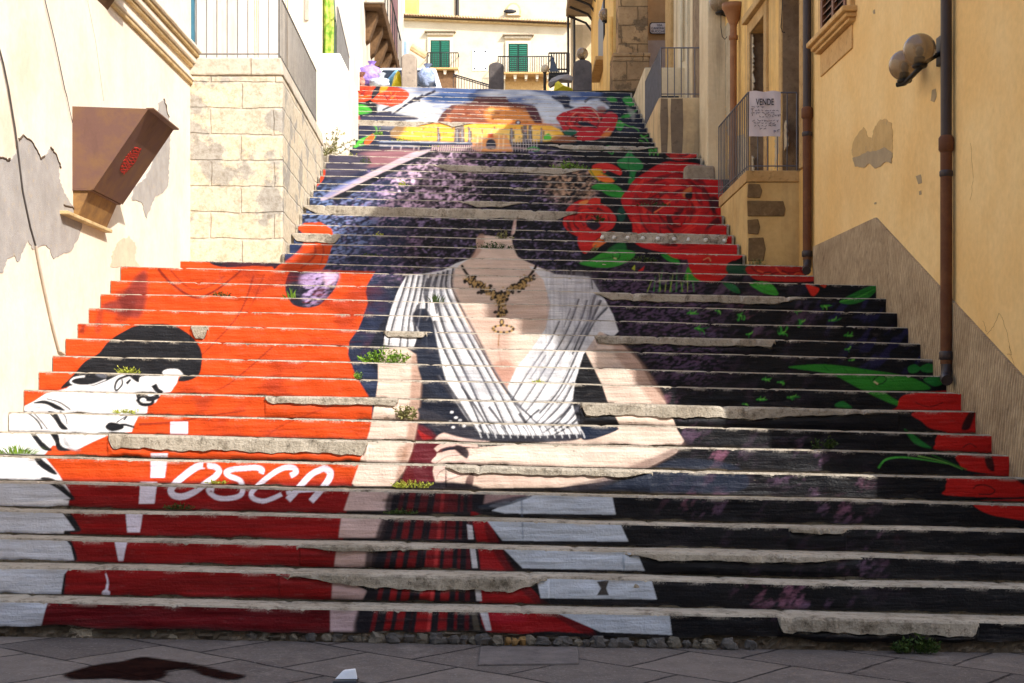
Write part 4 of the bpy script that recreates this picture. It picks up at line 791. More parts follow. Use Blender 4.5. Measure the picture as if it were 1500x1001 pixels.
    while px < 1120:
        w = rr.uniform(9, 27); Y = Yk(1) + .004; x = xat(px, Y); r = w / 2 / F * Y
        m = mr[rr.choice((0, 1, 1, 0))]; lab = None
        if 644 < px < 664: m = mr[3]; lab = 'small pale angular rubble stone jutting from under the lowest step'
        elif 735 < px < 770: m = mr[2]; lab = 'ochre yellow rubble stone wedged under the lowest step'
        gz = CZ * .85 * x
        mbs = MB().ball((x, Y - .0 - rr.uniform(0, .03), gz + .022), r * 1.12, 7, 5, (1, .5, min(.95, rr.uniform(.026, .042) / r)), .34, int(px)); mbs.sm = [False] * len(mbs.sm); o = mbs.build('rubble_stone', m, bevel=.006, loc=(x, Y, gz))
        tag(o, lab or 'rough grey rubble stone in the crumbling row under the lowest step', 'stone', 'rubble stones along the foot of the steps')
        px += w * rr.uniform(.8, 1.1) * (1 if 470 < px < 1000 else 1.5)
    # a scrap of white packaging at the very front
    x, y = gp(507, 999); mw = flat('white_card', sl(235, 238, 244), .5); mk = flat('black_card', sl(20, 20, 26), .5)
    e = empty('litter_carton', (x, y, 0), 'crumpled white and black carton lying on the paving', 'litter')
    u = y / F; gz = x * CZ * .85
    MB().hexa([(x - 17 * u, y, gz + .012), (x + 16 * u, y, gz + .012), (x + 15 * u, y + .05, gz + .012), (x - 8 * u, y + .05, gz + .012), (x - 6 * u, y + .02, gz + 15 * u), (x + 13 * u, y + .02, gz + 17 * u), (x + 12 * u, y + .05, gz + 17 * u), (x - 4 * u, y + .05, gz + 15 * u)]).build('carton', mw, e, .003)
    MB().hexa([(x - 19 * u, y - .05, gz + .002), (x + 17 * u, y - .05, gz + .002), (x + 17 * u, y + .06, gz + .002), (x - 10 * u, y + .06, gz + .002), (x - 17 * u, y - .04, gz + .011), (x + 16 * u, y - .04, gz + .011), (x + 16 * u, y + .05, gz + .011), (x - 8 * u, y + .05, gz + .011)]).build('flap', mk, e, .002)
ground()
# ---------------------------------------------------------------- left side
m_pl = plaster('cream_plaster', sl(240, 228, 210), sl(232, 216, 194), sl(206, 186, 158), .6, 1.4, True, .25, .25)
m_gr = stone('bare_grey_render', sl(176, 170, 164), sl(156, 150, 144), sl(190, 170, 140), 5, .5)
m_mould = stone('ochre_moulding', sl(216, 192, 146), sl(190, 158, 108), sl(130, 100, 64), 6, .5)
m_iron2 = flat('sunlit_iron', sl(122, 119, 116), .6, .3, .1)  # left rails coloured a lighter grey to look sunlit
m_iron = flat('grey_iron', sl(104, 102, 106), .55, .5, .4)
m_dark = flat('dark_iron', sl(44, 42, 44), .5, .5, .4)
def sheet_on_left(pts, th=.004, x=None, jit=.0, seed=1):
    rg = random.Random(seed); P = []
    for i, (a, b) in enumerate(pts):
        c, d = pts[(i + 1) % len(pts)]
        nn = max(1, int(math.hypot(c - a, d - b) / 3)) if jit else 1
        for u in range(nn): P.append((a + (c - a) * u / nn + rg.uniform(-jit, jit), b + (d - b) * u / nn + rg.uniform(-jit, jit)))
    P = [onL(*p) for p in P]
    xx = XL if x is None else x
    return MB().prism([(xx - .01, y, z) for y, z in P], (th + .01, 0, 0))
lb = empty('plastered_building', (-4.2, 11.8, 0), 'tall cream plastered building on the left with peeling patches and old cables', 'building')
MB().box(-9.0, XL, 7.6, 15.94, -.6, 9.2).build('wall', m_pl, lb)
sheet_on_left([(-60, 226), (0, 231), (12, 236), (22, 224), (26, 206), (33, 199), (46, 208), (54, 222), (58, 233), (66, 228), (72, 218), (80, 226), (86, 240), (86, 262), (92, 280), (104, 300), (119, 318), (119, 336), (110, 356), (104, 368), (90, 372), (78, 379), (72, 366), (66, 358), (56, 362), (48, 366), (40, 352), (34, 366), (26, 384), (20, 374), (10, 380), (4, 398), (-60, 430)], .005, None, 1.2, 3).build('bare_patch', m_gr, lb)
sheet_on_left([(232, 152), (240, 146), (243, 158), (247, 176), (249, 200), (246, 272), (240, 282), (228, 288), (222, 300), (214, 320), (210, 306), (206, 296), (192, 292), (196, 274), (212, 262), (222, 240), (230, 200)], .005, None, .9, 4).build('bare_patch', m_gr, lb)
def rim(pts, seed):                                  # broken plaster edge standing proud of the bare patch
    rg = random.Random(seed); P = []
    for (a, b), (c, d) in zip(pts, pts[1:]):
        for u in range(5): P.append((a + (c - a) * u / 5 + rg.uniform(-1, 1), b + (d - b) * u / 5 + rg.uniform(-1, 1)))
    P = [onL(*p) for p in P]; MB().tube([(XL + .005, y, z) for y, z in P], .008, 5).build('broken_edge', flat('broken_plaster_edge', sl(92, 74, 58), .95), lb)
rim([(-10, 228), (6, 233), (12, 236), (14, 232)], 1); rim([(26, 206), (33, 199), (46, 208), (54, 222), (58, 233), (66, 228)], 2); rim([(74, 216), (80, 226), (86, 240), (88, 248)], 3); rim([(240, 146), (243, 158), (247, 176)], 4); rim([(92, 300), (104, 304), (119, 318)], 5)
sheet_on_left([(160, 392), (166, 366), (176, 350), (190, 346), (200, 362), (196, 380), (206, 392)], .003, None, 1.4, 15).build('damp_patch', stone('damp_mottle', sl(196, 180, 156), sl(214, 198, 172), sl(176, 156, 126), 5, .3), lb)
m_damp = stone('damp_plaster', sl(206, 190, 164), sl(186, 166, 134), sl(150, 132, 104), 3, .4)
# string course mouldings, the corbel at the top left
for (z0, z1, d) in ((4.87, 4.91, .03), (5.06, 5.10, .04), (5.17, 5.215, .10)):
    MB().box(XL - .02, XL + d, 12.4, 15.93, z0, z1).build('string_course', m_mould, lb, .012)
for (z0, z1, d) in ((4.911, 4.945, .045), (5.101, 5.169, .07), (5.216, 5.25, .13)): MB().box(XL - .02, XL + d, 12.4, 15.93, z0, z1).build('string_course', m_pl, lb, .012)
#
m_brk = stone('brown_bracket', sl(120, 92, 66), sl(96, 72, 52), sl(60, 44, 32), 6, .4)
MB().prism([(XL - .02, 12.25, 4.78), (XL + .10, 12.25, 4.95), (XL + .46, 12.25, 5.30), (XL + .5, 12.25, 5.7), (XL - .02, 12.25, 5.7)], (0, .42, 0)).build('corbel', m_brk, lb, .015)
m_cab = flat('old_cable', sl(92, 84, 80), .7); m_cab2 = flat('painted_conduit', sl(214, 196, 176), .7)
def cable(pts, r, mat, name='wall_cable', off=.012):
    P = [(XL + off, *onL(*p)) for p in pts]
    return MB().tube(P, r, 7).build(name, mat, lb)
cable([(-40, -80), (-18, 20), (2, 92), (10, 130), (20, 190), (25, 230), (31, 280), (42, 332), (50, 360)], .007, m_cab)
cable([(50, 360), (56, 392), (66, 440), (76, 484), (84, 514)], .011, m_cab2, 'conduit'); cable([(84, 514), (92, 519)], .011, m_cab2, 'conduit')
cable([(55, -40), (64, 2), (78, 60), (93, 132), (96, 142)], .004, m_cab); cable([(96, 142), (100, 162), (104, 180)], .003, m_cab)
cable([(118, -40), (126, 0), (138, 60), (150, 148)], .002, m_cab2)
# rusty hopper shaped hood
m_rust = rusty('rusty_brown_steel', sl(104, 74, 64), sl(116, 84, 58), sl(88, 60, 52), 4)
hd = empty('metal_hood', (XL, 12.05, 3.1), 'rusty brown hopper shaped metal hood fixed to the cream wall with a red scrawl', 'metal hood')
Yn, Yf, zt, zb, xt, xb = 11.64, 12.5, 3.75, 3.08, -2.965, -3.41
th = .012
MB().prism([(XL, Yn, zt), (xt, Yn, zt - .02), (xb, Yn, zb), (XL, Yn, zb)], (0, th, 0)).build('side_plate', m_rust, hd)
MB().prism([(XL, Yf - th, zt), (xt, Yf - th, zt - .02), (xb, Yf - th, zb), (XL, Yf - th, zb)], (0, th, 0)).build('side_plate', m_rust, hd)
MB().prism([(xt, Yn - .012, zt - .02), (xt, Yf + .012, zt - .02), (xb, Yf + .012, zb - .003), (xb, Yn - .012, zb - .003)], (.012, 0, -.006)).build('front_plate', m_rust, hd)
MB().box(xt - .004, xt + .06, Yn - .012, Yf + .012, zt - .028, zt - .014).build('rim', m_rust, hd, .004)
MB().box(XL, xb, Yn, Yf, zb - .012, zb - .001).build('bottom_plate', m_rust, hd)
m_och = rusty('ochre_weathered_tin', sl(128, 94, 58), sl(156, 118, 66), sl(90, 64, 42), 5)
MB().hexa([(XL, Yn + .02, 2.86), (XL + .04, Yn + .02, 2.86), (XL + .04, Yf - .02, 2.86), (XL, Yf - .02, 2.86), (XL, Yn + .02, zb - .013), (xb - .03, Yn + .02, zb - .013), (xb - .03, Yf - .02, zb - .013), (XL, Yf - .02, zb - .013)]).build('lower_funnel', m_och, hd)
MB().box(XL, XL + .07, 11.3, 12.56, 2.83, 2.859).build('ledge', m_mould, hd, .006)
m_red = flat('red_marker', sl(206, 52, 40), .6)
mb = MB(); rg = random.Random(2)
def onfront(u, v, d=.0135):                          # u along the plate, v from bottom to top
    p = Vector((xb, Yn, zb)).lerp(Vector((xt, Yn, zt - .02)), v) + Vector((0, (Yf - Yn) * u, 0)); return p + Vector((d, 0, -d * .5))
c = []
for i in range(90):
    a = i / 90; c.append(onfront(.40 + .17 * math.sin(a * 60) * (.5 + .5 * math.sin(a * PI)) , .30 + .32 * a + .015 * math.sin(i * 2.1)))
mb.tube(c, .0045, 5); mb.build('red_scrawl', m_red, hd)
# first landing block of coursed stone
m_ash = masonry('pale_coursed_stone', sl(220, 204, 176), sl(202, 192, 172), sl(206, 196, 178), .70, .29, bs=1, patch=sl(172, 166, 156))
m_ash2 = masonry('pale_slab_stone', sl(214, 202, 184), sl(198, 188, 172), sl(180, 168, 150), .9, .5)
l1 = empty('stone_landing', (-3.1, 16, 2.9), 'sunlit block of pale coursed stone below a grey railing, left of the steps', 'stone landing')
zt1 = 5.17
MB().hexa([(-3.75, 15.90, 2.5), (-2.545, 15.90, 2.5), (-2.68, 20.3, 2.5), (-3.75, 20.3, 2.5), (-3.75, 15.90, zt1 - .2), (-2.545, 15.90, zt1 - .2), (-2.68, 20.3, zt1 - .2), (-3.75, 20.3, zt1 - .2)]).build('stone_block', m_ash, l1, .02)
MB().hexa([(-3.60, 15.885, zt1 - .2), (-2.53, 15.885, zt1 - .2), (-2.665, 20.3, zt1 - .2), (-3.60, 20.3, zt1 - .2), (-3.60, 15.885, zt1), (-2.56, 15.885, zt1), (-2.69, 20.3, zt1), (-3.60, 20.3, zt1)]).build('coping', m_ash2, l1, .02)
m_rs = flat('rust_stain', sl(172, 120, 66), .9)
def sharpbar(mb, x, y, z0, z1, r): mb.tube([(x, y, z0), (x, y, z1)], r, 6)
def railing(name, label, grp, lines, z0, h, step, r=.009, rail=.014, mat=None, post=True):
    """lines: polyline of (x, y); bars every step"""
    mat = mat or m_iron
    e = empty(name, (lines[0][0], lines[0][1], z0), label, 'railing', grp)
    t_ = MB().tube([(x, y, z0 + h) for x, y in lines], rail, 6); t_.build('top_rail', mat, e)
    MB().tube([(x, y, z0 + .06) for x, y in lines], rail * .8, 6).build('bottom_rail', mat, e)
    for (a, b) in zip(lines, lines[1:]):
        L = math.hypot(b[0] - a[0], b[1] - a[1]); n = max(1, int(round(L / step)))
        for i in range(n + (1 if (b is lines[-1]) else 0)):
            u = i / n; x = a[0] + (b[0] - a[0]) * u; y = a[1] + (b[1] - a[1]) * u
            q = MB(); q.tube([(x, y, z0), (x, y, z0 + h)], r * (1.5 if i == 0 else 1), 6); q.build('baluster', mat, e)
    return e
railing('iron_railing', 'grey iron railing with close bars on the sunlit stone block', 'railings of the landings', [(-3.52, 15.98), (-2.60, 15.98), (-2.70, 19.75)], zt1, .74, .112, .006, .012, m_iron2)
# building behind the first landing
m_pl2 = plaster('white_plaster', sl(240, 232, 218), sl(228, 216, 198), sl(196, 176, 150), .3, 1.5, True, .25, .35)
b2 = empty('white_building', (-4.2, 20, 5), 'white plastered building behind the first landing with a red rain pipe', 'building')
MB().hexa([(-8, 15.96, 2), (-3.60, 15.96, 2), (-3.68, 20.45, 2), (-8, 20.45, 2), (-8, 15.96, 9.3), (-3.60, 15.96, 9.3), (-3.68, 20.45, 9.3), (-8, 20.45, 9.3)]).build('wall', m_pl2, b2)
MB().box(-8, -2.85, 20.46, 26.8, 3, 9.6).build('wall', m_pl2, b2)
m_blue = flat('blue_frame', sl(70, 128, 150), .6); MB().box(-3.62, -3.55, 16.0, 16.06, zt1, 7.6).build('door_frame', m_blue, b2)
m_rp = rusty('red_painted_pipe', sl(146, 70, 56), sl(160, 90, 60), sl(120, 50, 44), 4)
xp = xat(362, 20.38); MB().tube([(xp, 20.36, zt1), (xp, 20.36, 9)], .062, 12).build('rain_pipe', m_rp, b2)
m_bl = stone('peeled_wall', sl(196, 186, 172), sl(170, 160, 146), sl(210, 196, 176), 5)
for (a, b, c, d) in ((334, 342, 48, 80), (326, 332, -5, 20), (447, 452, -10, 30)):
    MB().box(xat(a, 20.45), xat(b, 20.45), 20.43, 20.5, zat(d, 20.45), zat(c, 20.45)).build('bare_patch', m_bl, b2)
for px in (374, 420): MB().tube([(xat(px, 20.4), 20.42, zt1), (xat(px + 2, 20.4), 20.42, 8)], .008, 5).build('cable', m_mould, b2)
# second landing block, white, with its railing and the cactus
l2 = empty('white_landing', (-2.7, 21, 4.8), 'smooth white plastered landing block with sloping shoulder beside the upper steps', 'landing')
z2 = 6.44
MB().prism([(-2.86, 20.9, 4.3), (-2.40, 20.9, 4.3), (-2.40, 20.9, z2 - .26), (-2.51, 20.9, z2), (-2.86, 20.9, z2)], (0, 1.5, 0)).build('block', m_pl2, l2, .02)
railing('iron_railing', 'grey iron railing on the white plastered landing beside the cactus', 'railings of the landings', [(xat(494, 21.3), 21.3), (xat(511, 24.4), 24.4)], z2 - .02, .8, .11, .007, .014, m_iron2)
m_cac = NT('cactus_green'); m_cac = m_cac.fin(m_cac.mix(m_cac.ramp(m_cac.noise(8, 5), .4, .62), sl(112, 156, 40), sl(196, 206, 96)), .6, m_cac.noise(30, 3), .3, .01, .3)
m_cac2 = flat('cactus_dark', sl(96, 112, 92), .7)
def cactus(px, w, y0, Y, mat, hgt, label, grp):
    x = xat(px, Y); r = w / F * Y / 2; mb = MB(); vs = []; n = 30; zs = np.linspace(z2, z2 + hgt, 14)
    for j, z in enumerate(zs):
        for k in range(n):
            a = 2 * PI * k / n; q = r * (1 + .28 * math.cos(6 * a)) * (1 - .1 * abs(math.sin(j * .9))) * (1 if j < 13 else .5)
            vs.append((x + q * math.cos(a) + .02 * math.sin(j * .5), Y + q * math.sin(a), z))
    mb.add(vs, [(j * n + k, j * n + (k + 1) % n, (j + 1) * n + (k + 1) % n, (j + 1) * n + k) for j in range(13) for k in range(n)], True)
    o = mb.build('column_cactus', mat, loc=(x, Y, z2)); tag(o, label, 'cactus', grp)
cactus(480, 13, 0, 21.6, m_cac, 2.4, 'bright green column cactus in front of the white landing building', 'cacti on the landing')
cactus(467, 6, 0, 21.9, m_cac, 2.2, 'thin green column cactus left of the thick bright one', 'cacti on the landing')
cactus(489, 5, 0, 21.8, m_cac2, 1.6, 'short grey shaded cactus stem right of the thick bright one', 'cacti on the landing')
# third building, with the deep balcony over the little square
m_br = plaster('worn_white_plaster', sl(232, 222, 206), sl(212, 198, 178), sl(172, 140, 110), .5, 1.2, True, .4, .5)
b3 = empty('balcony_building', (-4.5, 34, 7), 'worn white building with a deep stone balcony over the top of the steps', 'building')
MB().hexa([(-9, 26.9, 6), (-3.45, 26.9, 6), (-3.72, 44, 6), (-9, 44, 6), (-9, 26.9, 15.5), (-3.45, 26.9, 15.5), (-3.72, 44, 15.5), (-9, 44, 15.5)]).build('wall', m_br, b3)
m_dkst = stone('dark_brown_stone', sl(120, 92, 64), sl(86, 64, 44), sl(50, 36, 26), 3, .8)  # dark brown stone of the balcony slab and its brackets
MB().hexa([(-3.9, 34.6, 10.9), (-3.14, 34.6, 10.9), (-3.30, 42.5, 10.9), (-3.9, 42.5, 10.9), (-3.9, 34.6, 11.12), (-3.10, 34.6, 11.12), (-3.26, 42.5, 11.12), (-3.9, 42.5, 11.12)]).build('balcony_slab', m_dkst, b3, .03)
MB().box(-3.88, -3.08, 34.52, 34.62, 10.98, 11.16).build('balcony_moulding', m_ash2, b3, .02)
for i in range(6):
    y = 35 + i * 1.35; MB().prism([(-3.62, y, 10.1), (-3.5, y, 10.2), (-3.30, y, 10.75), (-3.28, y, 10.9), (-3.75, y, 10.9), (-3.75, y, 10.1)], (0, .35, 0)).build('bracket', m_dkst, b3, .03)
for i in range(9):
    MB().tube([(-3.14 - .017 * i, 34.7 + i * .95, 11.12), (-3.14 - .017 * i, 34.7 + i * .95, 12.05)], .014, 6).build('baluster', m_dark, b3)
MB().tube([(-3.14, 34.65, 12.05), (-3.29, 42.4, 12.05)], .02, 6).build('handrail', m_dark, b3)
# arched niche (a shallow dark recess with stone rim) low in the wall
n0 = xat(508, 29.2)
MB().prism([(-3.50, 28.7, 8.6), (-3.50, 29.5, 8.6), (-3.50, 29.5, 9.35), (-3.50, 29.3, 9.58), (-3.50, 29.1, 9.65), (-3.50, 28.9, 9.58), (-3.50, 28.7, 9.35)], (.03, 0, 0)).build('niche', flat('niche_grey', sl(120, 104, 90), .9), b3)
m_pink = plaster('purplish_plaster', sl(150, 112, 110), sl(120, 88, 88), sl(90, 60, 56), .5, 2)
MB().box(-9, -3.78, 44.05, 50, 8, 17).build('side_wing', m_br, b3)
MB().box(-3.80, -3.70, 44.3, 46.5, 10, 15).build('faded_shutter', m_pink, b3)
# ---------------------------------------------------------------- right side
m_yel = plaster('warm_yellow_plaster', sl(246, 212, 150), sl(240, 198, 130), sl(220, 176, 112), .45, 1.0, True, .16, .18)
m_org = plaster('faded_ochre_plaster', sl(242, 202, 128), sl(226, 180, 102), sl(172, 138, 98), .6, 1.3, True, .4, .9)
m_bei = plaster('beige_plaster', sl(224, 204, 166), sl(208, 184, 146), sl(140, 118, 92), .5, 1.3, True, .35, .8)
m_tan = stone('tan_stone', sl(196, 162, 110), sl(172, 136, 86), sl(116, 88, 54), 4, .5)
m_jamb = stone('grey_brown_jamb', sl(150, 128, 100), sl(120, 98, 74), sl(76, 60, 46), 5, .5)
def wallseg(y0, y1, z0, z1, depth=4.0, off=0.0):
    return MB().hexa([(XR(y0) + off, y0, z0), (XR(y0) + depth, y0, z0), (XR(y1) + depth, y1, z0), (XR(y1) + off, y1, z0), (XR(y0) + off, y0, z1), (XR(y0) + depth, y0, z1), (XR(y1) + depth, y1, z1), (XR(y1) + off, y1, z1)])
def onwall(y0, y1, z0, z1, a, b):                     # slab on the right facade from a to b in front of it
    return MB().hexa([(XR(y0) - b, y0, z0), (XR(y0) - a, y0, z0), (XR(y1) - a, y1, z0), (XR(y1) - b, y1, z0), (XR(y0) - b, y0, z1), (XR(y0) - a, y0, z1), (XR(y1) - a, y1, z1), (XR(y1) - b, y1, z1)])
def sheet_on_right(pts, a, b, jit=0, seed=1):
    rg = random.Random(seed); P = []
    for i, (p, q) in enumerate(pts):
        c, d = pts[(i + 1) % len(pts)]
        nn = max(1, int(math.hypot(c - p, d - q) / 3)) if jit else 1
        for u in range(nn): P.append((p + (c - p) * u / nn + rg.uniform(-jit, jit), q + (d - q) * u / nn + rg.uniform(-jit, jit)))
    P = [onR(*p) for p in P]
    return MB().prism([(XR(y) - a, y, z) for y, z in P], (-(b - a), 0, 0))
YB = 8.45
yb = empty('yellow_building', (3.5, 11.5, 0), 'tall warm yellow plastered building with a rough grey base on the right', 'building')
wallseg(YB, 15.62, -.6, 9.12, 9).build('wall', m_yel, yb)
onwall(YB - .25, 15.62, 9.12, 9.3, -9, .18).build('eaves', m_tan, yb)
t = NT('combed_grey_render')
wv = t.n('ShaderNodeTexWave', Scale=14, Distortion=5, Detail=3); wv.bands_direction = 'DIAGONAL'; t.l(t.co((1, 1, .25)), wv.inputs['Vector']); wv.inputs['Detail Scale'].default_value = 2
col = t.mix(t.ramp(t.noise(3, 7, .7), .35, .65), sl(196, 174, 142), sl(164, 142, 114)); col = t.mix(.6, col, t.ramp(wv.outputs['Fac'], .1, .8, (.55, .52, .5, 1), (1, 1, 1, 1)), 'MULTIPLY')
col = t.mix(t.ramp(t.noise(9, 6, .7), .56, .74, (0, 0, 0, 1), (.6, .6, .6, 1)), col, sl(96, 84, 70))
m_dado = t.fin(col, .95, t.mix(.5, wv.outputs['Fac'], t.noise(50, 4)), .8, .02, .1)
yA, zA = onR(1199, 357); yB_, zB_ = onR(1285, 319); yC, zC = onR(1500, 551); sl_ = (zB_ - zC) / (yB_ - yC)
poly = [(15.60, zB_ - .01), (yB_, zB_), (YB + .01, zB_ + sl_ * (YB + .01 - yB_)), (YB + .01, -.5), (15.60, -.5)]
MB().prism([(XR(y), y, z) for y, z in poly], (-.022, 0, 0)).build('grey_base', m_dado, yb)
m_pat = stone('peeled_patch', sl(206, 172, 116), sl(190, 156, 100), sl(160, 140, 112), 6, .5)
m_pat2 = stone('peeled_patch_grey', sl(176, 156, 124), sl(158, 140, 112), sl(190, 160, 110), 8, .5)
sheet_on_right([(1248, 226), (1250, 208), (1258, 194), (1266, 187), (1272, 200), (1277, 202), (1282, 186), (1290, 176), (1296, 175), (1307, 181), (1308, 224), (1306, 240), (1298, 236), (1290, 244), (1282, 246), (1274, 238), (1266, 246), (1254, 244)], -.01, .004, 1.0, 6).build('peeled_patch', m_pat, yb)
sheet_on_right([(1250, 232), (1262, 228), (1272, 222), (1284, 222), (1296, 216), (1308, 224), (1306, 240), (1298, 237), (1290, 244), (1282, 247), (1274, 239), (1266, 246), (1254, 244)], -.01, .007, .8, 7).build('peeled_patch', m_pat2, yb)
for pts in ([(1366, 132), (1371, 130), (1372, 142), (1369, 150), (1364, 148)], [(1342, 258), (1349, 256), (1351, 268), (1346, 270)], [(1347, 280), (1350, 279), (1350, 285), (1347, 286)], [(1281, 297), (1284, 296), (1284, 299), (1281, 300)], [(1279, 16), (1282, 14), (1282, 20), (1280, 21)]):
    sheet_on_right(pts, -.01, .004, .3, 8).build('chipped_spot', m_pat2, yb)
m_crk = flat('crack_shadow', sl(150, 104, 54), .9)
def crack(pts):
    rg = random.Random(int(pts[0][0])); P = []
    for (a, b), (c, d) in zip(pts, pts[1:]):
        for u in range(6): P.append((a + (c - a) * u / 6 + rg.uniform(-.8, .8), b + (d - b) * u / 6 + rg.uniform(-.8, .8)))
    P = [onR(*p) for p in P]; MB().tube([(XR(y) - .0, y, z) for y, z in P], .0016, 5).build('crack', m_crk, yb)
crack([(1446, 490), (1456, 478), (1464, 458), (1470, 470), (1478, 500), (1482, 520), (1474, 518)]); crack([(1478, 508), (1484, 530), (1488, 545)]); crack([(1440, 470), (1446, 490)])
crack([(1422, 210), (1426, 260), (1421, 300)])
# window with louvred shutter, its sill and the panel below
m_sh = flat('red_brown_shutter', sl(120, 74, 44), .6); m_gap = flat('dark_gap', sl(34, 24, 18), .8); m_sill = stone('tan_sill', sl(214, 176, 120), sl(194, 152, 96), sl(128, 96, 60), 7, .4)
wn = MB(); z0 = 5.205
fr = onwall(14.12, 15.12, z0, 7.2, -.02, .02).build('window', m_gap, yb)
for (a, b) in ((14.12, 14.2), (14.58, 14.66), (15.04, 15.12)): onwall(a, b, z0, 7.2, .02, .06).build('shutter_frame', m_sh, fr)
for j in range(26):
    z = z0 + .05 + j * .075
    for (a, b) in ((14.2, 14.58), (14.66, 15.04)):
        MB().hexa([(XR(a) - .055, a, z), (XR(a) - .02, a, z + .03), (XR(b) - .02, b, z + .03), (XR(b) - .055, b, z), (XR(a) - .055, a, z + .012), (XR(a) - .02, a, z + .042), (XR(b) - .02, b, z + .042), (XR(b) - .055, b, z + .012)]).build('slat', m_sh, fr)
onwall(13.98, 14.11, z0, 7.3, -.01, .05).build('window_surround', m_sill, yb, .008); onwall(15.13, 15.26, z0, 7.3, -.01, .05).build('window_surround', m_sill, yb, .008)
sil = onwall(13.9, 15.4, 5.145, 5.2, -.01, .145).build('window_sill', m_sill, yb, .012); onwall(13.93, 15.37, 5.10, 5.144, -.01, .105).build('sill_moulding', m_sill, sil, .012); onwall(13.96, 15.34, 5.065, 5.099, -.01, .07).build('sill_moulding', m_sill, sil, .01)
onwall(14.05, 15.3, 4.82, 5.05, -.01, .018).build('sill_panel', m_sill, yb, .006)
# rain pipes
m_pd = flat('dark_painted_pipe', sl(58, 46, 46), .5, .5, .1); m_pr = rusty('rust_brown_pipe', sl(92, 54, 32), sl(108, 68, 40), sl(66, 40, 28), 4)
def pipe(label, Y, off, zj, zlow, r, wob=0):
    x = XR(Y) - off
    e = empty('drain_pipe', (x, Y, zlow), label, 'drain pipe', 'rain pipes on the right facades')
    MB().tube([(x, Y, zj), (x, Y, 9.0)], r, 14).build('upper_pipe', m_pd, e)
    MB().tube([(x, Y, zlow + .12), (x, Y, zj + .02)], r * 1.05, 14).build('lower_pipe', m_pr, e)
    MB().lathe([(r * 1.05, -.05), (r * 1.35, -.03), (r * 1.35, .06), (r * 1.05, .08)], (x, Y, zj)).build('collar', m_pr, e)
    MB().lathe([(r * 1.06, -.02), (r * 1.2, -.01), (r * 1.2, .02), (r * 1.06, .03)], (x, Y, zj - .22)).build('clamp', m_pd, e)
    MB().lathe([(r * 1.06, -.03), (r * 1.25, -.02), (r * 1.25, .03), (r * 1.06, .04)], (x, Y, zlow + .18)).build('clamp', m_pd, e)
    MB().tube([(x, Y, zlow + .14), (x, Y - .01, zlow + .06), (x - .02, Y - .05, zlow + .01), (x - .03, Y - .12, zlow - .01)], r * 1.0, 12).build('elbow', m_pd, e)
Y2 = onR(1386, 300, .06)[0]; pipe('dark rain pipe with rusty lower half, nearer of the two on the yellow wall', Y2, .06, zat(214, Y2), zat(556, Y2), .043)
Y1 = 15.7; pipe('rusty brown rain pipe at the far corner of the yellow wall beside the landing', Y1, .06, zat(168, Y1), zat(397, Y1), .047)
# twin globe lamp
t = NT('smoked_glass'); t.b.inputs['Transmission Weight'].default_value = .6; t.b.inputs['Coat Weight'].default_value = .8; t.b.inputs['Coat Roughness'].default_value = .06
m_glass = t.fin(t.mix(t.ramp(t.noise(6, 3), .3, .7), sl(176, 156, 126), sl(146, 126, 102)), .18, None, spec=.5); t.b.inputs['IOR'].default_value = 1.12
m_blk = flat('black_cast_metal', sl(26, 24, 24), .5, .4, .2)
lp = empty('twin_globe_lamp', (XR(11.5), 11.5, 3.95), 'black wall lamp with two smoked glass globes on the yellow wall', 'wall lamp', 'globe lamps')
def globe(p, r, parent, socket=True):
    g = MB().ball(p, r, 32, 20).build('globe', m_glass, parent)
    MB().lathe([(0.0, -r * 1.12), (r * .42, -r * 1.12), (r * .5, -r * .98), (r * .34, -r * .9), (r * .30, -r * .45), (0.0, -r * .42)], p, 16).build('socket', m_blk, parent)
    MB().ball((p[0], p[1], p[2] - r * .12), r * .24, 12, 8, (1, 1, 1.3)).build('bulb', flat('frosted_bulb', sl(220, 214, 200), .3), parent)
p1 = W(1347, 73, 11.4); p2 = W(1325, 96, 11.87); globe(p1, .128, lp); globe(p2, .128, lp)
a = p1 - Vector((0, 0, .15)); b = p2 - Vector((0, 0, .15)); wl = Vector((XR(11.4), 11.38, a.z - .02))
mb = MB(); mb.tube([b + Vector((-.05, .05, 0)), b, a, a + Vector((.06, -.02, .06)), (XR(11.4) + .01, 11.4, a.z + .14)], .020, 8); mb.build('arm', m_blk, lp)
onwall(11.32, 11.48, a.z + .03, a.z + .26, -.005, .03).build('wall_plate', m_blk, lp, .008)
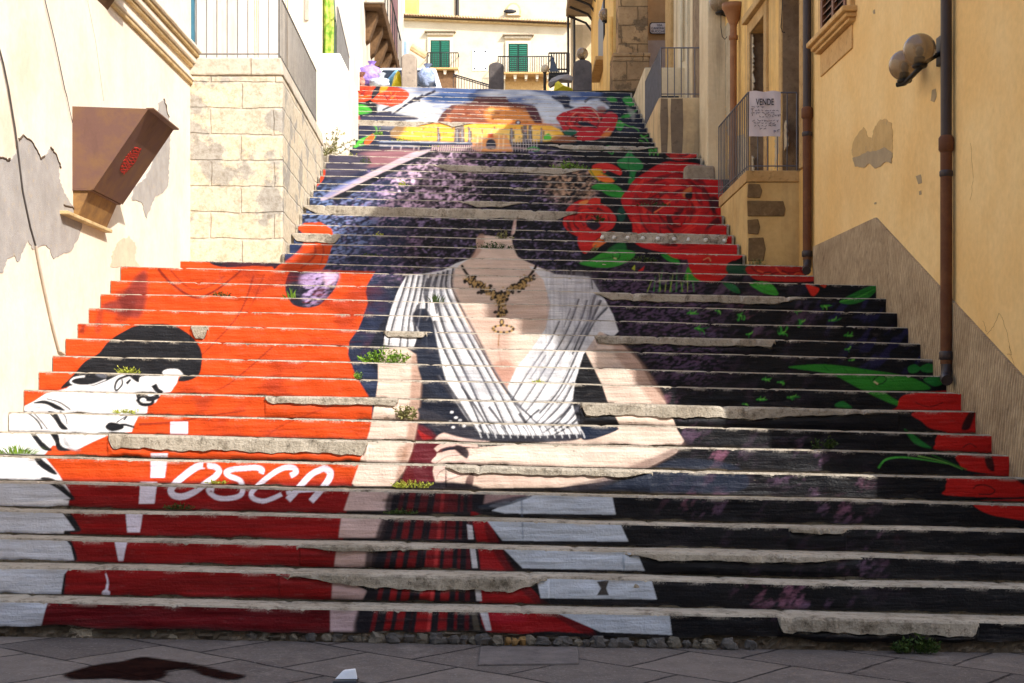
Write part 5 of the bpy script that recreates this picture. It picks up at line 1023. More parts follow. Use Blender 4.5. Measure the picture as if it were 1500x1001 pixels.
# ochre building with two doors, behind the first right landing
ob = empty('ochre_building', (3.5, 18.5, 4), 'faded ochre plastered building with two stone framed doorways on the right', 'building')
zf, zd = 3.98, 6.25
segs = [(15.63, 16.2), (17.1, 18.15), (19.06, 21.9)]
for (a, b) in segs: wallseg(a, b, 2.4, 9.15).build('wall', m_org, ob)
for (a, b) in ((16.2, 17.1), (18.15, 19.06)):
    wallseg(a, b, zd, 9.15).build('wall', m_org, ob); wallseg(a, b, 2.4, zf).build('wall', m_org, ob)
onwall(15.63, 21.9, 9.15, 9.34, -5, .2).build('eaves', m_tan, ob)
m_door = flat('red_brown_door', sl(104, 56, 30), .55)
for (a, b) in ((16.2, 17.1), (18.15, 19.06)):
    d = wallseg(a, b, zf, zd, .40, .34).build('door', m_door, ob)
    for (u, v) in ((a + .08, a + .40), (b - .42, b - .1)):
        for (p, q) in ((zf + .15, zf + .9), (zf + 1.05, zd - .15)): wallseg(u, v, p, q, .36, .325).build('panel', m_door, d, .01)
    MB().ball((XR(a) + .31, a + .5, zf + 1.05), .03, 10, 6).build('handle', m_blk, d)
    MB().hexa([(XR(b) - .02, b - .012, zf), (XR(b) + .34, b - .012, zf), (XR(b) + .34, b + .0, zf), (XR(b) - .02, b + .0, zf), (XR(b) - .02, b - .012, zd), (XR(b) + .34, b - .012, zd), (XR(b) + .34, b + .0, zd), (XR(b) - .02, b + .0, zd)]).build('jamb_stone', m_jamb, ob)
    onwall(a - .16, a, zf, zd + .16, -.01, .035).build('door_surround', m_tan, ob, .008); onwall(b, b + .16, zf, zd + .16, -.01, .035).build('door_surround', m_tan, ob, .008)
    onwall(a, b, zd, zd + .16, -.01, .035).build('door_surround', m_tan, ob, .008); onwall(a - .2, b + .2, zd + .161, zd + .26, -.01, .10).build('lintel_moulding', m_tan, ob, .012)
m_lo = stone('flaked_plaster', sl(196, 180, 150), sl(168, 150, 122), sl(120, 104, 84), 4)
for a in ([(1062, 40), (1070, 30), (1076, 60), (1072, 130), (1078, 180), (1066, 200), (1060, 120)], [(1098, 60), (1103, 50), (1104, 150), (1099, 190)]): sheet_on_right(a, -.01, .004, 1.4, 31).build('flaked_patch', m_lo, ob)
sheet_on_right([(1136, 200), (1148, 190), (1152, 176), (1154, 214), (1146, 224), (1140, 226), (1136, 248)], -.01, .006, 1, 12).build('flaked_patch', m_lo, ob)
sheet_on_right([(1068, 226), (1076, 200), (1090, 196), (1098, 220), (1104, 232), (1104, 262), (1068, 262)], -.01, .006, 1, 13).build('flaked_patch', m_lo, ob)
m_hop = rusty('rusty_tin', sl(136, 90, 56), sl(150, 104, 66), sl(104, 66, 44), 5)
Yp = 19.9; xp = XR(Yp) - .09
hp = empty('hopper_pipe', (xp, Yp, 4), 'rust coloured rain pipe with funnel hopper head between the doors', 'drain pipe')
MB().lathe([(.05, 0), (.055, .02), (.14, .22), (.16, .24), (.16, .30), (.13, .30)], (xp, Yp, zat(38, Yp)), 16).build('hopper', m_hop, hp)
MB().tube([(xp, Yp, 4.0), (xp, Yp, zat(36, Yp))], .048, 12).build('pipe', m_hop, hp)
MB().lathe([(.05, -.03), (.064, -.02), (.064, .03), (.05, .04)], (xp, Yp, zat(56, Yp)), 14).build('clamp', m_hop, hp)
def wire(pts, Y, name, label, r=.006):
    o = MB().tube([W(a, b, Y) for a, b in pts], r, 6).build(name, m_blk, loc=W(pts[0][0], pts[0][1], Y)); tag(o, label, 'cable')
wire([(1146, -10), (1146, 10), (1144, 40), (1146, 47), (1150, 48)], 17.0, 'hanging_cable', 'loose black cable end hanging between the two ochre doorways')
wire([(1056, 22), (1056, 40), (1058, 54), (1062, 58), (1065, 54)], 20.6, 'hanging_cable', 'loose black cable hanging below the lamp on the ochre wall')
sg = empty('globe_lamp', W(1057, 2, 20.9), 'wall lamp with grey globe high on the ochre wall above the cable', 'wall lamp', 'globe lamps')
globe(W(1056, 2, 20.9), .17, sg); MB().tube([W(1056, 20, 20.9), W(1066, 24, 21), (XR(21), 21, zat(20, 21))], .02, 8).build('arm', m_blk, sg)
# first right landing
m_l1 = plaster('ochre_landing_plaster', sl(216, 184, 124), sl(196, 160, 102), sl(150, 124, 90), .6, 2.0, True, .4, .5)
m_quo = stone('brown_quoin', sl(132, 108, 76), sl(104, 84, 58), sl(160, 134, 96), 9, .8)
r1 = empty('ochre_landing', (2.9, 16.4, 2.9), 'ochre plastered landing block with bare brown quoin stones below a railing', 'landing')
x0, zl = 2.68, 3.99
MB().box(x0, 3.33, 16.35, 18.5, 2.2, zl - .13).build('block', m_l1, r1, .015)
MB().box(x0 - .012, 3.33, 16.335, 18.5, zl - .13, zl).build('coping', m_tan, r1, .01)
for (a, b, c, d) in ((1095, 1113, 270, 290), (1095, 1148, 294, 318), (1095, 1110, 322, 343), (1096, 1118, 348, 382), (1096, 1106, 258, 268)):
    rg = random.Random(a + c); P = []
    for (u, v) in ((a, c), (b, c), (b + 3, (c + d) / 2), (b, d), (a, d)): P.append(W(u + rg.uniform(-1, 1), v + rg.uniform(-1, 1), 16.35))
    MB().prism([(p.x, 16.36, p.z) for p in P], (0, -.022, 0)).build('quoin', m_quo, r1, .008)
railing('iron_railing', 'thin grey iron railing round the ochre landing with the paper sign', 'railings of the landings', [(3.26, 16.40), (x0 + .02, 16.40), (x0 - .02, 18.45)], zl, .90, .112, .0065, .010)
m_pap = flat('sun_bleached_paper', sl(214, 204, 206), .8, .2, 0, .06, 4); m_ink = flat('black_ink', sl(40, 36, 44), .8); m_ink2 = flat('blue_ink', sl(70, 76, 130), .8)
yS = 16.375
vs = empty('paper_sign', W(1120, 200, yS), 'handwritten white VENDE paper sign tied to the landing railing', 'sign')
rg = random.Random(3); ps = []
n, mm = 14, 18; P0, P1 = W(1097, 134, yS), W(1143, 200, yS)
co = np.zeros((n, mm, 3))
for i in range(n):
    for j in range(mm):
        co[i, j] = (P0.x + (P1.x - P0.x) * i / (n - 1) + (.006 * j / mm), yS - .006 * math.sin(i * .9 + j * .3) - .004 * rg.random(), P1.z + (P0.z - P1.z) * j / (mm - 1) + (.006 * math.sin(i * .8) if j == mm - 1 else 0))
grid_object('sheet', co, m_pap, vs)
def text(s, p, size, mat, parent, w=None, rotz=0, ext=.001, name='lettering', shear=0):
    cu = bpy.data.curves.new(name, 'FONT'); cu.body = s; cu.size = size; cu.extrude = ext; cu.align_x = 'CENTER'; cu.align_y = 'CENTER'; cu.shear = shear; cu.offset = .0006 if size > .05 else 0
    cu.materials.append(mat); o = bpy.data.objects.new(name, cu); COL.objects.link(o)
    o.rotation_euler = (PI / 2, 0, rotz); o.parent = parent; o.location = Vector(p) - world_loc(parent)
    bpy.context.view_layer.update()
    sx = w / max(o.dimensions.x, 1e-4) if w else 1
    me = bpy.data.meshes.new_from_object(o.evaluated_get(bpy.context.evaluated_depsgraph_get())); q = bpy.data.objects.new(name, me); COL.objects.link(q); q.rotation_euler = o.rotation_euler; q.parent = parent; q.location = o.location; q.scale.x = sx; bpy.data.objects.remove(o); q.name = name
    return q
text('VENDE', W(1120.5, 150, yS - .016), .105, m_ink, vs, .205)
def squiggle(px0, px1, py, seed, h=1.3, mat=None):
    rg = random.Random(seed); x = px0
    while x < px1:
        L = rg.uniform(2.5, 6.5); P = []
        for i in range(int(L * 2)):
            P.append(W(x + i / 2, py + rg.uniform(-h, h) * (2.0 if rg.random() < .12 else .8), yS - .015))
        if len(P) > 2: MB().tube(P, .0021, 4).build('handwriting', mat or m_ink, vs)
        x += L + rg.uniform(.8, 2.2)
for i, (a, b, y) in enumerate(((1101, 1115, 156.5), (1106, 1139, 162), (1108, 1130, 165.4), (1120, 1140, 168.6), (1112, 1136, 171.4), (1102, 1122, 176.6), (1126, 1139, 176.8), (1104, 1134, 180.6), (1105, 1136, 184.4), (1113, 1120, 188.4))): squiggle(a, b, y, i)
for pts in ([(1100, 160), (1104, 159.5), (1102, 160), (1102.5, 164)], [(1100, 166), (1105, 165.4)], [(1102, 167), (1102, 170)], [(1138, 191), (1142, 190)], [(1139.5, 191), (1139.5, 194)]): MB().tube([W(*p, yS - .015) for p in pts], .003, 5).build('handwriting', m_ink, vs)
squiggle(1133, 1136, 192, 50, 2, m_ink2)
# loose stone lying against the wall on the upper steps
zz = Z0[29] + CZ * 2.6
o = MB().hexa([(2.43, 20.12, zz - .03), (2.86, 20.10, zz - .03), (2.86, 20.4, zz - .03), (2.42, 20.4, zz - .03), (2.45, 20.14, zz + .2), (2.85, 20.13, zz + .19), (2.85, 20.4, zz + .2), (2.44, 20.4, zz + .21)]).build('loose_stone', stone('grey_block', sl(160, 144, 122), sl(126, 112, 94), sl(90, 78, 64), 5, .8), bevel=.03); tag(o, 'rough grey block of stone lying on the steps beside the ochre railing', 'stone')
o.scale = (1, 1, 1)
# second right landing, beige
m_l2 = plaster('beige_landing_plaster', sl(218, 190, 144), sl(198, 168, 124), sl(112, 98, 82), .7, 2.2, True, .4, .95)
r2 = empty('beige_landing', (2.7, 22.1, 5.2), 'stained beige landing block with dark streaks beside the upper steps', 'landing')
zl2 = 6.03
MB().box(2.25, 3.2, 22.0, 24.6, 4.4, zl2).build('block', m_l2, r2, .03)
m_drk = stone('dark_streak', sl(128, 110, 90), sl(108, 92, 76), sl(84, 72, 60), 4)
for (a, b) in ((968, 978), (983, 1000)):
    MB().prism([(xat(a, 22), 22.005, zl2 - .02), (xat(b, 22), 22.005, zl2 - .02), (xat(b + 1, 22), 22.005, zl2 - .4), (xat(b - 1, 22), 22.005, 5.1), (xat(a + 1, 22), 22.005, 5.1), (xat(a - 1, 22), 22.005, zl2 - .3)], (0, -.009, 0)).build('dark_stain', m_drk, r2)
railing('iron_railing', 'thin grey iron railing round the stained beige landing near the street sign', 'railings of the landings', [(3.02, 22.05), (2.29, 22.05), (2.27, 24.4)], zl2, .77, .105, .008, .011)
MB().box(2.33, 2.62, 22.5, 22.62, zl2 + .05, zl2 + .13).build('bench', m_dark, r2, .01)
# beige building behind it
bb = empty('beige_building', (3.5, 24, 4.5), 'stained beige building behind the second right landing with a pale doorway', 'building')
wallseg(21.92, 27.0, 3.5, 11.4).build('wall', m_bei, bb)
MB().box(2.86, 3.14, 21.0, 21.9, 4.2, 10).build('corner_pier', m_bei, bb, .02)
m_pale = plaster('pale_plaster', sl(220, 204, 172), sl(206, 188, 154), sl(150, 130, 100), .3, 1.4)
for (a, b, off, mt) in ((22.3, 22.9, .05, m_pale), (23.2, 23.9, .03, m_jamb), (24.4, 25.4, .05, m_pale), (26.3, 26.98, .06, m_tan)): onwall(a, b, 5.5, 10.2, -.01, off).build('pilaster_strip', mt, bb, .01)
MB().box(2.275, 3.3, 24.61, 27.49, 5.2, 7.1).build('plinth', m_bei, bb, .02)
Yc = 24.6; MB().tube([(XR(Yc) - .1, Yc, 7.2), (XR(Yc) - .1, Yc, 10)], .035, 10).build('white_conduit', m_pale, bb)
# corner house with the street name
cn = empty('corner_house', (3, 28.6, 7), 'brownish corner house set back behind the beige building, carrying the street name', 'building')
m_brn = plaster('brown_plaster', sl(190, 156, 114), sl(170, 136, 96), sl(140, 112, 84), .4, 1.5); m_mau = plaster('mauve_plaster', sl(190, 172, 160), sl(172, 154, 142), sl(150, 130, 116), .4, 1.5)
MB().box(2.63, 6.5, 28.6, 33, 6.3, 11.8).build('wall', m_brn, cn); MB().box(2.635, 6, 28.57, 28.62, 6.9, zat(60, 28.6)).build('lower_wall', m_mau, cn)
m_enam = flat('enamel_white', sl(206, 200, 200), .4, .5, 0, .1); m_navy = flat('navy_paint', sl(30, 28, 44), .5)
ss = empty('street_sign', W(966, 42, 28.54), 'white enamel VIA CANONICO BUCCHERI street sign with a dark border', 'sign')
def plate(px0, px1, py0, py1, Y, mat, d, name):
    a, b = W(px0, py1, Y), W(px1, py0, Y); c = .03; MB().prism([(a.x + c, Y, a.z), (b.x - c, Y, a.z), (b.x, Y, a.z + c), (b.x, Y, b.z - c), (b.x - c, Y, b.z), (a.x + c, Y, b.z), (a.x, Y, b.z - c), (a.x, Y, a.z + c)], (0, d, 0)).build(name, mat, ss)
plate(951.5, 981, 33, 50, 28.545, m_navy, .02, 'border'); plate(952.8, 979.8, 34.2, 48.9, 28.535, m_enam, .012, 'plate')
for s, y, w in (('VIA', 37.2, 8), ('CANONICO', 41.6, 24), ('BUCCHERI', 46.2, 24)): text(s, W(966.3, y, 28.53), .062, m_navy, ss, w / F * 28.5)
# stone pilaster of the palace and its side wall along the square
pa = empty('corner_palace', (2.2, 28, 7.2), 'ochre palace on the right of the square with a bare stone corner pilaster', 'building')
m_pil = masonry('brown_ashlar', sl(186, 150, 106), sl(162, 130, 94), sl(120, 96, 68), .62, .36, bs=.6, patch=sl(120, 98, 72))
MB().box(2.05, 2.62, 27.6, 28.3, 8.0, 12).build('stone_pilaster', m_pil, pa, .02); MB().box(1.93, 2.64, 27.5, 28.3, 6.6, 7.98).build('pilaster_base', m_pil, pa, .03)
MB().box(1.93, 2.66, 27.5, 28.3, 7.981, 8.06).build('base_moulding', m_pil, pa, .02)
MB().box(2.0, 2.62, 28.31, 36.2, 6.5, 12).build('wall', m_org, pa)
MB().box(1.93, 1.999, 28.4, 30.4, 6.6, 9.0).build('wall_plinth', m_org, pa, .02)
m_wd = flat('dark_window', sl(40, 36, 36), .4)
fr = MB().box(1.96, 1.999, 30.8, 32.6, 8.75, 10.0).build('window', m_wd, pa); MB().box(1.78, 1.999, 30.6, 32.8, 8.66, 8.749).build('window_sill', m_tan, pa, .015)
g2 = empty('globe_lamp', W(886, 24, 30.2), 'wall lamp with grey brown globe on the ochre palace above the dark window', 'wall lamp', 'globe lamps')
globe(W(886, 22, 30.2), .135, g2); MB().tube([W(886, 33, 30.2), W(892, 32, 30.2), (2.0, 30.2, zat(26, 30.2))], .025, 8).build('arm', m_blk, g2)
# balcony slab on iron brackets further along
bl = empty('stone_balcony', W(846, 10, 37), 'grey stone balcony on scrolled brackets seen from below at the square', 'balcony')
MB().box(xat(829, 37), 2.6, 34.0, 37.0, 11.3, 11.5).build('slab', stone('grey_balcony_stone', sl(150, 130, 104), sl(124, 106, 84), sl(90, 74, 58), 4), bl, .02)
for i in range(4):
    y = 34.3 + i * .85; MB().tube([(2.05, y, 10.9), (1.9, y, 11.1), (1.6, y, 11.22), (1.45, y, 11.28)], .03, 8).build('bracket', m_dark, bl)
# ---------------------------------------------------------------- the square above and the far side
m_pav = stone('square_paving', sl(150, 142, 130), sl(128, 120, 110), sl(100, 92, 84), 1.5)
zq = Z0[46]
sq = MB(); sq.add([(-9, 27.0, zq - .012), (9, 27.0, zq - .012), (9, 46, zq), (-9, 46, zq), (20, 84, 17.6), (-20, 84, 17.6), (60, 140, 22), (-60, 140, 22)], [(0, 1, 2, 3), (3, 2, 4, 5), (5, 4, 6, 7)]); tag(sq.build('upper_square', m_pav), kind='structure')
# three stone bollards at the head of the steps
m_bolP = stone('pale_bollard', sl(170, 156, 140), sl(148, 134, 120), sl(100, 92, 86), 5, .5); m_bolD = stone('dark_bollard', sl(100, 92, 88), sl(78, 72, 70), sl(56, 52, 50), 5, .5)
for (x0, x1, y0, mt, lab) in ((588, 610, 78, m_bolP, 'pale weathered stone bollard beside the rubbish bags at the top of the steps'), (716, 738, 91, m_bolD, 'dark round topped stone bollard in front of the cream house'), (840, 867, 87, m_bolD, 'wide dark stone bollard below the globe lamp near the palace')):
    Y = 27.3; a, b = xat(x0, Y), xat(x1, Y); zt = zat(y0, Y); c = (b - a)
    P = [(a, Y, zq - .1), (b, Y, zq - .1), (b, Y, zt - .3 * c)] + [((a + b) / 2 + c / 2 * math.cos(u), Y, zt - .3 * c + .3 * c * math.sin(u)) for u in np.linspace(.25, PI - .25, 7)] + [(a, Y, zt - .3 * c)]
    o = MB().prism(P, (0, .26, 0)).build('stone_bollard', mt, bevel=.025, loc=((a + b) / 2, Y, zq)); tag(o, lab, 'bollard', 'stone bollards at the head of the steps')
# globe lamp behind the right bollard
def post_lamp(px, py, Y, r, lab, gmat=None):
    p = W(px, py, Y); e = empty('street_lamp', (p.x, Y, zq), lab, 'street lamp', 'lamps on the square')
    MB().ball(p, r, 20, 14).build('globe', gmat or m_glass, e); MB().lathe([(0, 0), (r * .5, .01), (r * .35, .05), (r * .3, .08)], (p.x, Y, p.z - r * 1.1), 12).build('collar', m_blk, e)
    MB().tube([(p.x, Y, zq - .1), (p.x, Y, p.z - r)], .035, 8).build('post', m_blk, e)
post_lamp(853, 79, 29.0, .12, 'smoky globe street lamp standing behind the wide dark bollard')
post_lamp(798, 101, 34.0, .10, 'slim black street lamp with round clear globe on the square', flat('milky_glass', sl(206, 190, 160), .3))
# rubbish bags and a parked car behind the left bollard
def bag(px, py, Y, w, h, col, lab, seed, nm='rubbish_bag'):
    p = W(px, py, Y); r = w / F * Y / 2; q = h / F * Y / 2
    t = NT('plastic_' + str(seed)); m = t.fin(t.mix(t.ramp(t.noise(9, 4), .4, .6), col, (min(1, col[0] * 1.5 + .1), min(1, col[1] * 1.5 + .1), min(1, col[2] * 1.5 + .1), 1)), .3, t.noise(14, 6, .7), .8, .05, .5)
    e = MB().ball((p.x, Y, p.z), r, 18, 12, (1, .8, q / r), .14, seed); e.lathe([(.03, 0), (.06, .05), (.09, .09)], (p.x + r * .2, Y, p.z + q * .92), 9)
    o = e.build(nm, m, loc=(p.x, Y, zq)); tag(o, lab, 'rubbish bag', 'rubbish bags at the top of the steps')
bag(519, 114, 27.7, 22, 32, sl(206, 170, 206), 'pale pink plastic bag beside the white landing wall', 1)
bag(541, 113, 27.9, 38, 34, sl(150, 120, 196), 'big lilac and white rubbish bag at the left end of the bag heap', 2)
bag(528, 121, 27.4, 14, 16, sl(150, 96, 76), 'small brownish bag in front of the lilac bag', 3)
bag(556, 122, 27.5, 30, 16, sl(196, 204, 226), 'flat bluish white bag in front of the parked car', 4)
bag(624, 114, 27.9, 26, 28, sl(130, 146, 176), 'translucent white sack just right of the pale bollard', 5)
m_y = flat('yellow_plastic', sl(226, 206, 40), .4); m_lb = flat('light_blue_cloth', sl(120, 176, 206), .6)
def drape(name, pts, Y, mat, lab, cat):
    rg = random.Random(len(lab)); P = [W(a, b, Y) for a, b in pts]; n = len(P); mb = MB()
    c = sum(P, Vector((0, 0, 0))) / n
    ring = [p + Vector((0, rg.uniform(-.03, .03), 0)) for p in P]; back = [p + Vector((0, .18, 0)) for p in P]
    mb.add([c + Vector((0, -.09, 0))] + ring + back, [(0, 1 + i, 1 + (i + 1) % n) for i in range(n)] + [(1 + i, 1 + n + i, 1 + n + (i + 1) % n, 1 + (i + 1) % n) for i in range(n)] + [tuple(range(1 + n, 1 + 2 * n))])
    o = mb.build(name, mat, loc=(c.x, Y, zq)); tag(o, lab, cat)
drape('yellow_bag', [(573, 128), (577, 112), (582, 104), (586, 106), (589, 128)], 27.5, m_y, 'bright yellow plastic bag leaning on the pale bollard', 'bag')
drape('blue_cloth', [(560, 124), (568, 116), (576, 106), (582, 100), (584, 108), (578, 128), (566, 128)], 27.8, m_lb, 'light blue cloth hanging beside the yellow bag', 'cloth')
drape('yellow_sheet', [(811, 134), (813, 122), (818, 119), (826, 125), (838, 130), (840, 135)], 27.9, m_y, 'crumpled yellow plastic sheet lying under the grey cover by the right bollard', 'plastic sheet')
m_gc = flat('grey_cover', sl(150, 144, 140), .7)
drape('grey_cover', [(803, 122), (808, 115), (818, 110), (832, 109), (840, 113), (838, 119), (822, 119), (806, 127)], 29.5, m_gc, 'grey tarpaulin cover bulging above the yellow sheet by the right bollard', 'cover')
car = empty('parked_car', (xat(592, 32), 32, zq), 'white parked car half hidden behind the rubbish bags and pale bollard', 'car')
m_car = flat('white_car_paint', sl(224, 228, 236), .25, .6, 0, .04); m_win = flat('dark_car_glass', sl(36, 40, 46), .1, .8); xc = xat(594, 31); zc = zq
def carsec(y, w, z0, z1): return [(xc - w, y, z0), (xc + w, y, z0), (xc + w, y, z1), (xc - w, y, z1)]
MB().hexa([(xc - .85, 31, zc + .3), (xc + .85, 31, zc + .3), (xc + .85, 34.8, zc + .3), (xc - .85, 34.8, zc + .3), (xc - .84, 31.05, zc + .95), (xc + .84, 31.05, zc + .95), (xc + .84, 34.7, zc + .9), (xc - .84, 34.7, zc + .9)]).build('body', m_car, car, .08)
MB().hexa([(xc - .78, 31.2, zc + .95), (xc + .78, 31.2, zc + .95), (xc + .78, 34.0, zc + .9), (xc - .78, 34.0, zc + .9), (xc - .62, 31.6, zc + 1.5), (xc + .62, 31.6, zc + 1.5), (xc + .62, 33.2, zc + 1.5), (xc - .62, 33.2, zc + 1.5)]).build('cabin', m_car, car, .06)
MB().hexa([(xc - .66, 31.19, zc + 1.0), (xc + .66, 31.19, zc + 1.0), (xc + .66, 31.3, zc + 1.0), (xc - .66, 31.3, zc + 1.0), (xc - .54, 31.50, zc + 1.42), (xc + .54, 31.50, zc + 1.42), (xc + .54, 31.62, zc + 1.42), (xc - .54, 31.62, zc + 1.42)]).build('rear_window', m_win, car)
for sx in (-1, 1):
    MB().box(xc + sx * .70 - .1, xc + sx * .70 + .1, 30.97, 31.06, zc + .7, zc + .92).build('tail_light', flat('red_lamp', sl(150, 30, 26), .3), car, .02)
    for yy in (31.8, 34.0):
        mb = MB(); mb.tube([(xc + sx * .72, yy, zc + .31), (xc + sx * .88, yy, zc + .31)], .31, 18); mb.build('wheel', flat('tyre', sl(28, 28, 28), .8), car)
# far cream house
YH = 85.0
m_far = plaster('far_cream_plaster', sl(216, 202, 176), sl(206, 190, 162), sl(186, 164, 134), .5, .35, False, .2)
m_grn2 = flat('green_shadow_gap', sl(12, 62, 48), .7)
m_hood = flat('grey_brown_hood', sl(150, 134, 112), .9)
fh = empty('cream_house', (0, YH, 17), 'cream house across the square with green shutters and a tiled roof edge', 'house')
x = lambda p: xat(p, YH); z = lambda p: zat(p, YH)
MB().box(x(560), x(850), YH, YH + 9, 15, z(27)).build('wall', m_far, fh)
m_tile = flat('terracotta_tile', sl(222, 186, 140), .9, .2, 0, .5, 3)
mb = MB()
for i in range(62):
    px = 588 + i * 4.1; dy = (px - 588) * .048
    mb.tube([(x(px), YH - .6, z(24.0 + dy)), (x(px), YH + 1.8, z(12.4 + dy))], .062, 6)
MB_ = MB()
MB_.hexa([(x(586), YH - .5, z(27)), (x(836), YH - .5, z(38)), (x(836), YH + 2, z(27)), (x(586), YH + 2, z(16)), (x(586), YH - .5, z(25.6)), (x(836), YH - .5, z(36.5)), (x(836), YH + 2, z(25)), (x(586), YH + 2, z(14))])
rf = MB_.build('roof', m_brk, fh); mb.build('roof_tiles', m_tile, rf)
MB().hexa([(x(586), YH - .25, z(30)), (x(836), YH - .25, z(40)), (x(836), YH, z(40)), (x(586), YH, z(30)), (x(586), YH - .25, z(27.5)), (x(836), YH - .25, z(38)), (x(836), YH, z(38)), (x(586), YH, z(27.5))]).build('cornice', m_mould, fh)
m_grn = flat('green_shutter_paint', sl(28, 112, 88), .6, .3, 0, .2); m_far2 = flat('pale_stone_trim', sl(226, 212, 188), .9)
for (a, b, c, d) in ((631, 659, 60, 105), (745, 773, 65, 112)):
    w = MB().box(x(a), x(b), YH - .05, YH + .05, z(d), z(c)).build('window', flat('window_dark', sl(20, 60, 48), .7), fh)
    mid = (a + b) / 2
    for (p, q) in ((a, mid - .3), (mid + .3, b)):
        s = MB().box(x(p), x(q), YH - .12, YH - .06, z(d), z(c)).build('shutter', m_grn2, w)
    for j in range(14):
        zz = c + 2 + (d - c - 4) * j / 14
        MB().box(x(a + 1.5), x(mid - 1.6), YH - .15, YH - .121, z(zz + 1.6), z(zz)).build('louvre', m_grn, w) if j % 1 == 0 else 0
        MB().box(x(mid + 1.6), x(b - 1.5), YH - .15, YH - .121, z(zz + 1.6), z(zz)).build('louvre', m_grn, w)
    for (p, q, r, s_) in ((a - 4.5, a - .2, c - 4, d), (b + .2, b + 4.5, c - 4, d), (a - .2, b + .2, c - 4, c - .1)): MB().box(x(p), x(q), YH - .14, YH, z(s_), z(r)).build('window_surround', m_far2, fh)
    MB().box(x(a - 9), x(b + 9), YH - .35, YH, z(c - 11), z(c - 13)).build('hood_moulding', m_hood, fh, .04); MB().box(x(a - 6), x(b + 6), YH - .2, YH, z(c - 7.5), z(c - 11.01)).build('hood_moulding', m_far2, fh, .04)
wp = MB().box(x(692), x(714), YH - .04, YH, z(104), z(73)).build('wall_panel', flat('white_board', sl(244, 244, 244), .6), fh)
for (a, b) in ((695, 76), (711, 76), (695, 101), (711, 101)): MB().ball((x(a), YH - .07, z(b)), .05, 8, 6).build('panel_bolt', m_dark, wp)
def far_balcony(a, b, zt, zb, dpt, lab):
    e = empty('iron_balcony', (x((a + b) / 2), YH, z(zb)), lab, 'balcony', 'balconies of the cream house')
    MB().box(x(a), x(b), YH - dpt, YH - .001, z(zb + 3), z(zb)).build('slab', m_tan, e, .03)
    MB().tube([(x(a), YH - .01, z(zt)), (x(a), YH - dpt, z(zt)), (x(b), YH - dpt, z(zt)), (x(b), YH - .01, z(zt))], .035, 6).build('handrail', m_dark, e)
    n = int((b - a) / 3.2)
    for i in range(n + 1):
        xx = x(a + (b - a) * i / n); MB().tube([(xx, YH - dpt, z(zb)), (xx, YH - dpt, z(zt))], .022, 5).build('baluster', m_dark, e)
    for i in range(int((b - a) / 16) + 1):
        p = a + 6 + i * 16
        MB().prism([(x(p), YH - dpt * .8, z(zb + 3)), (x(p + 5), YH - dpt * .8, z(zb + 3)), (x(p + 4), YH - dpt * .8, z(zb + 9)), (x(p + 1), YH - dpt * .8, z(zb + 9))], (0, dpt * .7, 0)).build('corbel', m_far2, e)
far_balcony(628, 672, 83, 104, .9, 'small iron balcony below the left green shutters'); far_balcony(730, 806, 89, 111, 1.0, 'long iron balcony below the right green shutters')
MB().box(x(632), x(668), YH - .5, YH - .002, 15, z(108)).build('ground_floor_piers', m_brk, fh); MB().box(x(740), x(804), YH - .02, YH - .001, 15, z(114)).build('shadowed_base', m_tan, fh)
e = empty('stair_railing', (x(690), 80, z(120)), 'sloping black iron handrail of the stair before the cream house', 'railing')
P = [W(664, 109, 80), W(724, 127, 80)]; MB().tube(P, .04, 6).build('handrail', m_dark, e); MB().tube([p - Vector((0, 0, .1)) for p in P], .03, 6).build('handrail', m_dark, e)
for i in range(16):
    p = P[0].lerp(P[1], i / 15); MB().tube([p, p - Vector((0, 0, 1.0))], .02, 5).build('baluster', m_dark, e)
up = empty('upper_house', (0, 100, 24), 'pale upper house rising behind the tiled roof with a blind arch', 'house')
xu = lambda p: xat(p, 100.); zu = lambda p: zat(p, 100.)
MB().box(xu(596), xu(860), 100, 108, 18, 36).build('wall', m_far, up)
pr = [(xu(741), 99.98, zu(24)), (xu(763), 99.98, zu(24))] + [(xu(752) + (xu(763) - xu(752)) * math.cos(u), 99.98, zu(17) + (zu(5) - zu(17)) * math.sin(u)) for u in np.linspace(0, PI, 9)]
ar = MB().prism(pr, (0, -.15, 0)).build('blind_arch', m_mould, up); pr2 = [(xu(752) + (p[0] - xu(752)) * .78, 99.8, zu(24) + (p[2] - zu(24)) * .84) for p in pr]; MB().prism(pr2, (0, -.08, 0)).build('arch_fill', m_far, ar); MB().ball((xu(747), 99.7, zu(18.5)), .35, 10, 6, (1.3, .2, .4)).build('arch_vent', m_dark, ar)
MB().tube([(xu(670), 99.9, zu(24)), (xu(670), 99.9, zu(-20))], .12, 8).build('rain_pipe', m_dark, up)
MB().box(xu(596), xu(614), 98, 99.99, 20, 34).build('side_wing', m_org, up); MB().hexa([(xu(592), 96, zu(12)), (xu(606), 96, zu(13)), (xu(606), 97, zu(13)), (xu(592), 97, zu(12)), (xu(585), 96, zu(-10)), (xu(616), 96, zu(-10)), (xu(616), 97, zu(-10)), (xu(585), 97, zu(-10))]).build('gable', m_far2, up)
